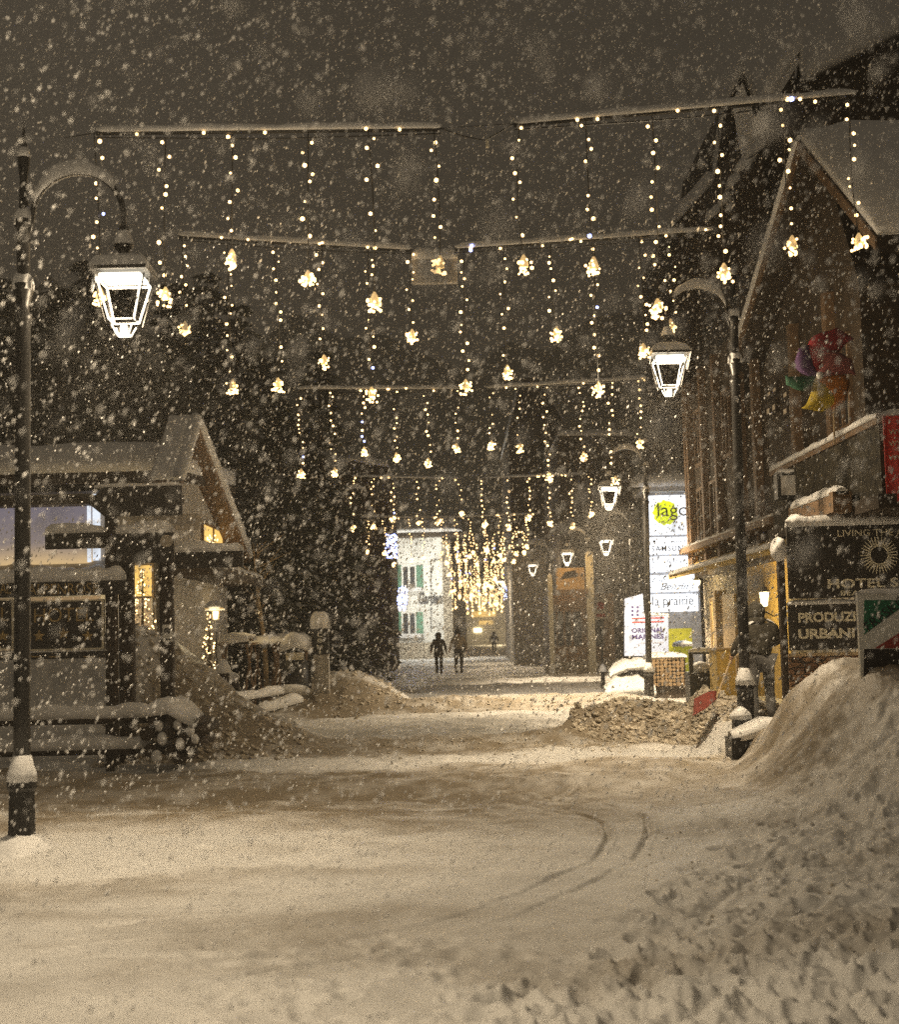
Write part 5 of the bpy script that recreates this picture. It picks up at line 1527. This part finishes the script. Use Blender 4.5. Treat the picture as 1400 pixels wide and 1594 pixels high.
m.box(XB - 0.35, XB - 0.11, q.y, p.y, q.z - 0.28, q.z - 0.02); bx_ = m.build('flower_box', 'midwood', r)
m = MB(); m.snow([(XB - 0.23, p.y, q.z - 0.02), (XB - 0.23, q.y, q.z - 0.02)], 0.26, 0.1, side=(1, 0, 0)); m.build('snow_cap', 'snow', bx_, True)
r = root('red_banner', 'red cloth banner hanging over the balcony rail at the right edge', 'banner', (P(1390, 780, Ya - 0.05).x, Ya - 0.05, 3))
w = rect(1376, 648, 1440, 782, Ya - 0.04)
m = MB(); n_ = 10
vs = []
for i in range(n_ + 1):
    for j in range(2):
        vs.append((w[0] + (w[1] - w[0]) * i / n_, Ya - 0.10 + 0.02 * math.sin(i * 1.3), w[2] if j == 0 else w[3]))
m.add(vs, [(2 * i, 2 * i + 2, 2 * i + 3, 2 * i + 1) for i in range(n_)]); bn = m.build('cloth', 'red', r)
sm = bn.modifiers.new('s', 'SOLIDIFY'); sm.thickness = 0.01
m = MB(); y_ = Ya - 0.135
for yp in (672, 690, 712):
    a = rect(1384, yp - 4, 1436, yp + 4, y_); m.text('WWWW', a[0], a[1], a[2], a[3], y_)
m.build('pattern', 'cream', r)

# pinwheel
c = P(1272, 588, 19.0)
r = root('pinwheel', 'big multicoloured pinwheel with curled petals on a pale stick above the balcony', 'pinwheel', (c.x, 19.0, zr))
s_ = P(1301, 672, 19.0)
m = MB(); m.tube([(P(1301, 690, 19).x, 19.05, P(1301, 690, 19).z), (P(1300, 600, 19).x, 19.05, P(1300, 600, 19).z), (c.x + 0.05, 19.03, c.z)], 0.014, 8); m.build('stick', 'lightwood', r)
# petals: (tip px, tip py, bulge side, colour)
pets = [((1318, 520), 26, 'pw_red'), ((1256, 540), 16, 'pw_purple'), ((1228, 590), 12, 'pw_green'), ((1266, 635), 26, 'pw_yellow'), ((1306, 628), 24, 'pw_orange'), ((1328, 572), 22, 'pw_pink')]
for k, ((tx, ty), wd, cl_) in enumerate(pets):
    tip = P(tx, ty, 18.9); ax = tip - c; ax.y = 0
    pr = Vector((-ax.z, 0, ax.x)).normalized() * (wd / F * 19 * 1.25)
    m = MB(); N = 10; vs = []
    for i in range(N + 1):
        t = i / N
        mid_ = c + ax * t * 1.05 + pr * (0.9 * math.sin(t * math.pi) * 0.6)
        hw = (0.12 + math.sin(min(1, t * 1.15) * math.pi * 0.8) ** 0.8)
        for j in range(5):
            u = j / 4 - 0.5
            vs.append(mid_ + pr * hw * u * 1.3 + Vector((0, -0.06 * math.sin(t * math.pi) * math.cos(u * 3.0) - 0.012 * k, 0)))
    fs = [(i * 5 + j, i * 5 + j + 1, (i + 1) * 5 + j + 1, (i + 1) * 5 + j) for i in range(N) for j in range(4)]
    m.add(vs, fs); pt = m.build('petal', cl_, r, True)
    sm = pt.modifiers.new('s', 'SOLIDIFY'); sm.thickness = 0.006
m = MB(); m.ball(c + Vector((0, -0.17, 0)), 0.05, 0, 1); m.build('hub', 'white', r, True)

# floodlight box on the wall
r = root('floodlight', 'square dark-framed floodlight box with snow on top at the balcony end', 'floodlight', P(1230, 776, 22.0))
w = rect(1211, 735, 1249, 776, 22.0)
m = MB(); m.box(w[0], w[1], 22.0, 22.25, w[2], w[3]); fl = m.build('case', 'black', r)
m = MB(); m.box(w[0] + 0.05, w[1] - 0.05, 21.985, 21.999, w[2] + 0.05, w[3] - 0.05); m.build('lens', 'plaster', r)
m = MB(); m.snow([(w[0], 22.1, w[3]), (w[1], 22.1, w[3])], 0.2, 0.05, step=0.06); m.build('snow_cap', 'snow', r, True)
m = MB(); m.tube([((w[0] + w[1]) / 2, 22.2, w[2]), (XC, 22.4, w[2] - 0.2)], 0.025, 6); m.build('bracket', 'iron', r)

# ------------------------------------------------------------------ boards on the right
HY = 19.0
r = post(1213, 1224, 840, HY + 0.06, 'thin dark post at the left edge of the hotel board', name='board_post', cap=0.0, zb=0.1)
m = MB(); cc = P(1212, 855, HY + 0.02); m.ball(cc, 0.11, 0, 1, 1.5); 
tag(m.build('snow_lump', 'snow', smooth=True), 'egg-shaped lump of snow clinging to the board post', 'snow lump', kind='stuff')
p_, (x0, x1, z0, z1), b_ = board('hotel_board', 'large dark board with a sun emblem lettered HOTEL SONNE', 'sign', 1227, 815, 1560, 928, HY, 'signboard', snow=0.16, seed=3)
m = MB(); y_ = HY - 0.006
a = rect(1304, 822.5, 1500, 833, y_); m.text('LIVING THE ATMOSPHERE', a[0], a[1], a[2], a[3], y_, bold=0.015)
a = rect(1289, 899, 1482, 914, y_); m.text('HOTEL SONNE', a[0], a[1], a[2], a[3], y_, bold=0.025)
a = rect(1309, 917, 1480, 925, y_); m.text('BEAUTY & SPA  RELAX', a[0], a[1], a[2], a[3], y_, bold=0.015)
sc_ = P(1369, 864, y_)
for k in range(32):
    th = 2 * math.pi * k / 32; t2 = th + 0.05
    ci, co = 0.125, 0.245
    def pt_(rr, t): return (sc_.x + rr * math.cos(t), y_, sc_.z + rr * math.sin(t))
    m.prism([pt_(ci, th - 0.085), pt_(co, th - 0.02), pt_(co, th + 0.02), pt_(ci, th + 0.085)], (0, 0.002, 0))
ringp = []
N = 32
for k in range(N):
    th = 2 * math.pi * k / N; t2 = 2 * math.pi * (k + 1) / N
    m.prism([pt_(0.11, th), pt_(0.13, th), pt_(0.13, t2), pt_(0.11, t2)], (0, 0.002, 0))
m.build('lettering', 'letter', p_)
p_, (x0, x1, z0, z1), b_ = board('shop_board', 'dark board lettered PRODUZIONE URBANI below the hotel board', 'sign', 1229, 938, 1500, 1009, HY + 0.02, 'signboard', snow=0.06, seed=6)
m = MB(); y_ = HY + 0.014
a = rect(1243, 952, 1378, 967.5, y_); m.text('PRODUZIONE', a[0], a[1], a[2], a[3], y_, bold=0.04)
a = rect(1243, 978, 1331, 994, y_); m.text('URBANI', a[0], a[1], a[2], a[3], y_, bold=0.04)
m.build('lettering', 'letter', p_)
p_, q, b_ = board('picture_board', 'board with a brown picture of stones at the bottom of the stack', 'sign', 1229, 1014, 1480, 1070, HY + 0.03, 'photo')
m = MB()
w = q
m.box(w[0], w[1], HY + 0.012, HY + 0.028, w[3] - 0.04, w[3]); m.box(w[0], w[1], HY + 0.012, HY + 0.028, w[2], w[2] + 0.03)
m.build('frame', 'lightwood', p_)
p_, q, b_ = board('base_rail', 'pair of snow-topped rails under the picture board', 'rail', 1229, 1076, 1420, 1084, HY + 0.02, 'darkwood', snow=0.05)
m = MB(); w = rect(1229, 1094, 1420, 1101, HY + 0.02); m.box(w[0], w[1], HY + 0.02, HY + 0.08, w[2], w[3]); lw = m.build('rail', 'darkwood', p_)
m = MB(); m.snow([(w[0], HY + 0.05, w[3]), (w[1], HY + 0.05, w[3])], 0.16, 0.05); m.build('snow_cap', 'snow', lw, True)
# flag-like info board
IY = 14.9
p_, (x0, x1, z0, z1), b_ = board('poster_board', 'white-framed poster with green and red bands across a dark photo, at the right edge', 'sign', 1338, 922, 1560, 1061, IY, 'white', snow=0.05, seed=2)
m = MB(); y_ = IY - 0.004
def q2(pts, mi): m.prism([P(a, b, y_) for a, b in pts], (0, 0.002, 0), mi)
q2([(1346, 934), (1345, 988), (1420, 934)], 0)
q2([(1346, 1010), (1345, 1056), (1530, 1056), (1530, 1010)], 1)
q2([(1362, 1009), (1530, 905), (1530, 1009)], 2)
q2([(1420, 934), (1530, 934), (1530, 904), (1440, 920)], 0)
m.build('print', ['greenbright', 'signboard', 'redink'], p_)
m = MB(); cc = P(1349, 985, y_ - 0.002)
mt = MB(); mt.text('FRESKO', 0, 0.50, 0, 0.10, 0); ang = 0.62
m.add([(cc.x + 0.03 + v[0] * math.cos(ang) - v[2] * math.sin(ang), y_ - 0.003, cc.z + 0.01 + v[0] * math.sin(ang) + v[2] * math.cos(ang)) for v in mt.v], mt.f)
m.build('lettering', 'ink', p_)
for xp in (1388, 1500):
    c = P(xp, 1061, IY); m = MB(); m.box(c.x - 0.03, c.x + 0.03, IY + 0.0, IY + 0.05, 0.6, z0); m.build('leg', 'iron', p_)

# low wall block with snow in front of the second lamp
r = root('low_wall', 'short dark stone wall block capped with snow at the kerb', 'wall', (P(1185, 1180, 18.0).x, 18.0, 0))
x0, x1, z0, z1 = rect(1140, 1148, 1238, 1180, 18.0)
m = MB(); m.box(x0, x1, 18.0, 18.45, -0.2, z1); m.build('block', 'black', r)
m = MB(); m.snow([(x0 + 0.02, 18.22, z1), (x0 + 0.4, 18.22, z1 + 0.08), (x1, 18.22, z1 + 0.05)], 0.5, 0.16, seed=4); m.build('snow_cap', 'snow', r, True)
post(1141, 1166, 1120, 18.5, 'short square stone post topped with snow beside the low wall', name='kerb_post', cap=0.16, matn='black', zb=-0.1)

# bins by the door, wood counter
r = root('planter_box', 'square dark planter with a snow-capped rim near the stone pillar', 'planter', (P(1095, 1075, 29).x, 29, 0))
w = rect(1074, 1018, 1116, 1075, 29)
m = MB(); m.box(w[0], w[1], 29, 29.6, 0.0, w[3] - 0.35); m.build('box', 'black', r)
m = MB(); m.box(w[0], w[0] + 0.08, 29, 29.08, w[3] - 0.35, w[3]); m.box(w[1] - 0.08, w[1], 29, 29.08, w[3] - 0.35, w[3]); m.box(w[0], w[1], 29, 29.1, w[3], w[3] + 0.06); m.build('frame', 'black', r)
m = MB(); m.ball(((w[0] + w[1]) / 2, 29.3, w[3] - 0.3), 0.2, 0, 1, 0.8); m.snow([(w[0], 29.05, w[3] + .06), (w[1], 29.05, w[3] + .06)], 0.2, 0.06); m.build('snow_cap', 'snow', r, True)
r = root('wooden_counter', 'plain ochre wooden counter front beside the entrance', 'counter', (P(1128, 1075, 27.6).x, 27.6, 0))
w = rect(1117, 1012, 1146, 1078, 27.6); m = MB(); m.box(w[0], w[1], 27.6, 28.4, 0, w[3]); m.build('front', 'ochre', r)
m = MB(); m.box(w[0] - .03, w[1] + .03, 27.55, 28.45, w[3], w[3] + .04); m.build('top', 'lightwood', r)

# fir sprig in the bank at the right edge
r = root('young_fir', 'dark fir twigs poking out of the snow bank at the right edge', 'tree', P(1395, 1195, 13.2))
m = MB(); a = P(1368, 1196, 13.2); b = P(1420, 1130, 13.2)
m.tube([P(1440, 1200, 13.3), (a + b) / 2, b], [0.02, 0.012, 0.005], 5); m.tube([P(1440, 1200, 13.3), a], [0.015, 0.005], 5); m.build('stem', 'darkwood', r)
m = MB()
for k in range(1100):
    t = random.random(); side = random.random()
    base = P(1375 + 70 * t + random.uniform(-8, 8), 1192 - 60 * t * side + random.uniform(-6, 8), 13.2 + random.uniform(-.15, .15))
    dv = Vector((random.uniform(-1, 0.3), random.uniform(-.5, .5), random.uniform(-.4, .5))).normalized() * random.uniform(0.03, 0.08)
    sv = Vector((0.006, 0, 0.006)); m.add([base - sv, base + dv, base + sv], [(0, 1, 2)], 0)
m.build('needles', 'needles', r)

# ------------------------------------------------------------------ people
def skin_mesh(name, verts, edges, radii, rootv, sub=1):
    me = bpy.data.meshes.new(name)
    me.from_pydata([tuple(v) for v in verts], edges, [])
    o = bpy.data.objects.new(name, me); COL.objects.link(o)
    o.modifiers.new('Skin', 'SKIN')
    for i, sv in enumerate(me.skin_vertices[0].data):
        rr = radii[i]
        sv.radius = rr if isinstance(rr, tuple) else (rr, rr)
        sv.use_root = (i == rootv)
    if sub:
        s_ = o.modifiers.new('Sub', 'SUBSURF'); s_.levels = sub; s_.render_levels = sub
    dg = bpy.context.evaluated_depsgraph_get()
    m2 = bpy.data.meshes.new_from_object(o.evaluated_get(dg))
    bpy.data.objects.remove(o); bpy.data.meshes.remove(me)
    vs = [v.co.copy() for v in m2.vertices]; fs = [tuple(p.vertices) for p in m2.polygons]
    bpy.data.meshes.remove(m2)
    m = MB(); m.add(vs, fs)
    return m
def person(label, loc, heading, H, J, top, bottom, hat, hair=None, snow=True, coat=0.0, group=None, bag=None, top_label=None):
    """J: joints in a 1.75 m frame, person facing +Y, x to the person's right"""
    s = H / 1.75
    r = root('person', label, 'person', loc, group)
    ch, sh = math.cos(heading), math.sin(heading)
    L = Vector(loc)
    def T(p):
        return Vector((L.x + s * (p[0] * ch - p[1] * sh), L.y + s * (p[0] * sh + p[1] * ch), L.z + s * p[2]))
    j = {k: T(v) for k, v in J.items()}
    def sub(names, edges, rad, rt): return skin_mesh('x', [j[n] for n in names], [(names.index(a), names.index(b)) for a, b in edges], [tuple(x * s for x in v) if isinstance(v, tuple) else v * s for v in rad], names.index(rt))
    N = ['pelvis', 'waist', 'chest', 'neck', 'chin', 'head', 'crown', 'shL', 'elL', 'wrL', 'shR', 'elR', 'wrR', 'hipL', 'knL', 'anL', 'toL', 'hipR', 'knR', 'anR', 'toR']
    E = [('pelvis', 'waist'), ('waist', 'chest'), ('chest', 'neck'), ('neck', 'chin'), ('chin', 'head'), ('head', 'crown'), ('chest', 'shL'), ('shL', 'elL'), ('elL', 'wrL'), ('chest', 'shR'), ('shR', 'elR'), ('elR', 'wrR'), ('pelvis', 'hipL'), ('hipL', 'knL'), ('knL', 'anL'), ('anL', 'toL'), ('pelvis', 'hipR'), ('hipR', 'knR'), ('knR', 'anR'), ('anR', 'toR')]
    Rd = [0.12, 0.11, 0.13, 0.055, 0.07, 0.095, 0.06, 0.06, 0.042, 0.03, 0.06, 0.042, 0.03, 0.085, 0.055, 0.04, 0.035, 0.085, 0.055, 0.04, 0.035]
    # hands
    for sd_ in 'LR':
        w_, e_ = Vector(J['wr' + sd_]), Vector(J['el' + sd_])
        dv = (w_ - e_).normalized()
        sgn = -1 if sd_ == 'L' else 1
        lat = Vector((0, 1, 0)) - dv * dv.y; lat.normalize()
        palm = w_ + dv * 0.07
        nm = 'palm' + sd_; j[nm] = T(palm); N.append(nm); E.append(('wr' + sd_, nm)); Rd.append(0.032)
        for k in range(4):
            f1 = palm + dv * 0.045 + lat * (0.03 - 0.02 * k); f2 = f1 + dv * (0.035 + 0.006 * (k in (1, 2))) + Vector((-sgn * 0.02, 0, 0))
            a_, b_ = 'f%s%da' % (sd_, k), 'f%s%db' % (sd_, k)
            j[a_] = T(f1); j[b_] = T(f2); N += [a_, b_]; E += [(nm, a_), (a_, b_)]; Rd += [0.010, 0.008]
        t1 = w_ + dv * 0.03 + lat * 0.045; t2 = t1 + dv * 0.04 + lat * 0.01
        a_, b_ = 't%sa' % sd_, 't%sb' % sd_
        j[a_] = T(t1); j[b_] = T(t2); N += [a_, b_]; E += [(nm, a_), (a_, b_)]; Rd += [0.012, 0.009]
    m = sub(N, E, Rd, 'pelvis')
    m.build('body', 'skin', r, True)
    n = ['pelvis', 'waist', 'chest', 'neck', 'shL', 'elL', 'wrL', 'shR', 'elR', 'wrR']
    e = [('pelvis', 'waist'), ('waist', 'chest'), ('chest', 'neck'), ('chest', 'shL'), ('shL', 'elL'), ('elL', 'wrL'), ('chest', 'shR'), ('shR', 'elR'), ('elR', 'wrR')]
    m = sub(n, e, [0.175 + coat * .3, 0.17, 0.18, 0.085, 0.095, 0.072, 0.055, 0.095, 0.072, 0.055], 'pelvis')
    if coat:
        pv = J['pelvis']
        cc = [T((pv[0], pv[1], pv[2] + 0.12)), T((pv[0], pv[1], pv[2] - 0.05)), T((pv[0], pv[1], pv[2] - coat))]
        m.tube(cc, [0.18 * s, 0.2 * s, 0.235 * s], 14)
    jk = m.build('jacket', top, r, True)
    m = sub(['pelvis', 'hipL', 'knL', 'anL', 'hipR', 'knR', 'anR'], [('pelvis', 'hipL'), ('hipL', 'knL'), ('knL', 'anL'), ('pelvis', 'hipR'), ('hipR', 'knR'), ('knR', 'anR')], [0.15, 0.105, 0.078, 0.068, 0.105, 0.078, 0.068], 'pelvis')
    m.build('trousers', bottom, r, True)
    for sd_ in 'LR':
        j['b1'] = j['an' + sd_] + Vector((0, 0, 0.12 * s)); j['b2'] = j['an' + sd_] + Vector((0, 0, -0.03 * s)); j['b3'] = j['to' + sd_]
        m = sub(['b1', 'b2', 'b3'], [('b1', 'b2'), ('b2', 'b3')], [0.07, 0.065, 0.05], 'b2'); m.build('boot', 'trousers', r, True)
    # face + head wear
    hd = Vector(J['head'])
    m = MB(); m.ball(T(hd + Vector((0, 0.115, -0.02))), 0.018 * s, 0, 1)
    for sx in (-1, 1): m.ball(T(hd + Vector((sx * 0.10, 0, -0.01))), 0.022 * s, 0, 1)
    m.build('nose_and_ears', 'skin', r, True)
    m = MB()
    for sx in (-1, 1): m.ball(T(hd + Vector((sx * 0.035, 0.095, 0.015))), 0.012 * s, 0, 0)
    m.ball(T(hd + Vector((0, 0.095, -0.06))), 0.016 * s, 0, 0, 0.4)
    m.build('eyes_and_mouth', 'ink', r)
    m = MB()
    if hat == 'hood':
        m.ball(T(hd + Vector((0, -0.02, 0.02))), 0.135 * s, 0, 2, 1.12); m.ball(T(hd + Vector((0, -0.03, -0.11))), 0.13 * s, 0, 2, 0.7)
        m.build('hood', top, r, True)
    else:
        m.ball(T(hd + Vector((0, -0.01, 0.05))), 0.122 * s, 0, 2, 0.95)
        if hat == 'bobble': m.ball(T(hd + Vector((0, -0.01, 0.19))), 0.04 * s, 0, 1)
        m.build('hat', 'trousers' if not snow else 'jacketdark', r, True)
        m = MB(); m.ball(T(hd + Vector((0, -0.045, -0.04))), 0.10 * s, 0, 2, 1.1); m.build('hair', 'darkwood', r, True)
    if snow:
        m = MB()
        for sx in (-1, 1):
            a_, b_ = T(Vector(J['neck']) + Vector((sx * 0.07, -0.02, 0.06))), T(Vector(J['sh' + ('L' if sx < 0 else 'R')]) + Vector((0, 0, 0.065)))
            m.snow([a_, b_], 0.13 * s, 0.022 * s, step=0.04)
        m.build('shoulder_snow', 'snow', jk, True)
    return r, T, j

stand = dict(pelvis=(0, 0, 0.95), waist=(0, 0.01, 1.1), chest=(0, 0.01, 1.3), neck=(0, 0.01, 1.47), chin=(0, 0.02, 1.54), head=(0, 0.03, 1.62), crown=(0, 0.02, 1.70),
             shL=(-0.19, 0, 1.41), elL=(-0.27, -0.02, 1.15), wrL=(-0.27, 0.06, 0.92), shR=(0.19, 0, 1.41), elR=(0.27, -0.02, 1.15), wrR=(0.27, 0.06, 0.92),
             hipL=(-0.10, 0, 0.90), knL=(-0.11, 0.03, 0.50), anL=(-0.11, 0, 0.10), toL=(-0.12, 0.16, 0.04), hipR=(0.10, 0, 0.90), knR=(0.11, 0.03, 0.50), anR=(0.11, 0, 0.10), toR=(0.12, 0.16, 0.04))
# man with the shovel: seen from behind, leaning a little, arms forward-left
MY = 21.0
fx = P(1190, 1125, MY)
zb = P(1190, 1127, MY).z
hm = (P(1190, 940, MY).z - zb)
Jm = dict(stand)
Jm.update(head=(-0.04, 0.05, 1.62), crown=(-0.05, 0.05, 1.71), chin=(-0.03, 0.05, 1.54), shL=(-0.22, 0.0, 1.38), shR=(0.22, 0, 1.40), elL=(-0.34, 0.10, 1.16), wrL=(-0.32, 0.28, 1.00), elR=(0.33, 0.06, 1.18), wrR=(0.10, 0.30, 1.14), knL=(-0.14, 0.04, 0.5), anL=(-0.12, 0, 0.1), knR=(0.13, 0.03, 0.5), anR=(0.14, 0, 0.1), hipL=(-0.11, 0, .9), hipR=(.11, 0, .9))
sh_r, T, j = person('person in an olive hooded jacket and grey trousers seen from behind, clearing snow', (fx.x, MY, zb), R(18), hm * 1.0, Jm, 'jacketolive', 'jeans', 'hood')
tipc = P(1100, 1100, MY - 0.2)
r = root('snow_shovel', 'snow shovel with a dark red blade held towards the heap', 'shovel', tipc)
hA, hB = j['palmR'], j['palmL']
bl = P(1116, 1086, MY + 0.05)
m = MB(); m.tube([hA, hB, bl], 0.016, 8); m.build('handle', 'lightwood', r)
m = MB()
a = bl; e_ = P(1080, 1106, MY - 0.35)
dv = (e_ - a); sv = Vector((0.05, 0.22, 0.10))
vs = []
for i in range(7):
    t = i / 6; wv = 0.45 + 0.55 * min(1, t * 2.5)
    for k_ in range(5):
        u = k_ / 2 - 1
        vs.append(a + dv * t + sv * u * wv + Vector((0, 0, 0.05 * u * u)))
m.add(vs, [(i * 5 + k_, i * 5 + k_ + 1, (i + 1) * 5 + k_ + 1, (i + 1) * 5 + k_) for i in range(6) for k_ in range(4)])
bd = m.build('blade', 'shovelred', r, True); sm = bd.modifiers.new('s', 'SOLIDIFY'); sm.thickness = 0.012

# walking pair
def walker(px, py_feet, py_head, Y, heading, top, bottom, hat, label, coat=0.0, ph=1, group=None, snow=False):
    f = P(px, py_feet, Y); z0 = f.z
    H = P(px, py_head, Y).z - z0
    J = dict(stand)
    J.update(knL=(-0.10, 0.08 * ph, 0.5), anL=(-0.09, 0.10 * ph, 0.12), toL=(-0.10, 0.26 * ph if ph > 0 else 0.02, 0.05), knR=(0.10, -0.02 * ph, 0.5), anR=(0.09, -0.16 * ph, 0.12), toR=(0.10, -0.02 * ph, 0.05),
             elL=(-0.30, -0.06, 1.15), wrL=(-0.33, 0.04, 0.92), elR=(0.30, 0.04, 1.15), wrR=(0.33, 0.16, 0.95))
    return person(label, (f.x, Y, z0), heading, H, J, top, bottom, hat, coat=coat, group=group, snow=snow)
r1, T1, j1 = walker(684, 1049, 985, 59, R(180), 'jacketdark', 'trousers', 'hood', 'person in a dark knee-length coat, left one of the walking pair', coat=0.22, group='walking couple')
walker(715, 1049, 980, 59, R(170), 'jackettan', 'trousers', 'bobble', 'person in a tan jacket and dark hat, right one of the walking pair', group='walking couple', ph=-1, snow=True)
walker(770, 1019, 983, 112, R(180), 'jacketdark', 'trousers', 'hood', 'distant person alone in the middle of the far street')

# ------------------------------------------------------------------ haze
m = MB(); m.box(-260, 260, -16, 420, -3, 75)
hzm = bpy.data.materials.new('haze'); hzm.use_nodes = True
nt = hzm.node_tree; nt.nodes.remove(nt.nodes['Principled BSDF'])
pv = nt.nodes.new('ShaderNodeVolumePrincipled')
pv.inputs['Color'].default_value = (0.95, 0.92, 0.86, 1)
pv.inputs['Density'].default_value = 0.0030
pv.inputs['Anisotropy'].default_value = 0.25
nt.links.new(pv.outputs[0], nt.nodes['Material Output'].inputs['Volume'])
M_['haze'] = hzm
hzo = m.build('haze', 'haze')
tag(hzo, 'thin veil of snowy air over the whole street', 'haze', kind='stuff')

# ------------------------------------------------------------------ falling snow
def falling(n, d0, d1, s0, s1, pw=1.0, grow=22.0, wide=0.42, hi=0.52, lo=0.34):
    d = d0 + (d1 - d0) * rng.random(n) ** pw
    a = (rng.random(n) * 2 - 1) * wide
    b = -lo + rng.random(n) * (hi + lo)
    X = a * d; Y = d; Z = 1.65 + b * d
    keep = Z > height(X, Y, False) + 0.05
    return np.stack([X, Y, Z], 1)[keep], (rng.uniform(s0, s1, n) * (1 + d / grow))[keep]
C1, S1 = falling(62000, 3.5, 32, 0.0026, 0.0068, 0.85, 15)
C2, S2 = falling(19000, 14, 60, 0.008, 0.016, 1.0, 40)
C3, S3 = falling(800, 1.2, 4.5, 0.004, 0.0085, 0.8, 40, lo=0.0)
C4, S4 = falling(46, 0.75, 1.9, 0.009, 0.016, 1.0, 99, lo=-0.02)
Cc, Sz = np.concatenate([C1, C2, C3, C4]), np.concatenate([S1, S2, S3, S4])
n = len(Cc)
ax = np.array([0.50, 0.05, 1.0]) + rng.normal(0, 0.13, (n, 3)); ax /= np.linalg.norm(ax, axis=1)[:, None]
tt = rng.normal(size=(n, 3)); bx = np.cross(ax, tt); bx /= np.linalg.norm(bx, axis=1)[:, None]
cx = np.cross(ax, bx)
el = rng.uniform(1.2, 2.9, n)[:, None]
s = Sz[:, None] * 0.75
V = np.stack([Cc + ax * s * el, Cc - ax * s * el, Cc + bx * s, Cc - bx * s, Cc + cx * s, Cc - cx * s], 1).reshape(-1, 3)
tri = np.array([(0, 2, 4), (0, 4, 3), (0, 3, 5), (0, 5, 2), (1, 4, 2), (1, 3, 4), (1, 5, 3), (1, 2, 5)])
Ft = (tri[None] + (np.arange(n) * 6)[:, None, None]).reshape(-1, 3)
me = bpy.data.meshes.new('falling_snow')
me.vertices.add(len(V)); me.vertices.foreach_set('co', V.ravel())
me.loops.add(Ft.size); me.loops.foreach_set('vertex_index', Ft.ravel().astype(np.int32))
me.polygons.add(len(Ft)); me.polygons.foreach_set('loop_start', np.arange(0, Ft.size, 3, dtype=np.int32))
me.polygons.foreach_set('use_smooth', np.ones(len(Ft), dtype=bool))
me.update(calc_edges=True)
me.materials.append(M_['flake'])
fo = bpy.data.objects.new('falling_snow', me); COL.objects.link(fo)
tag(fo, 'heavy snowflakes blowing down through the lamplight', 'snowfall', kind='stuff')
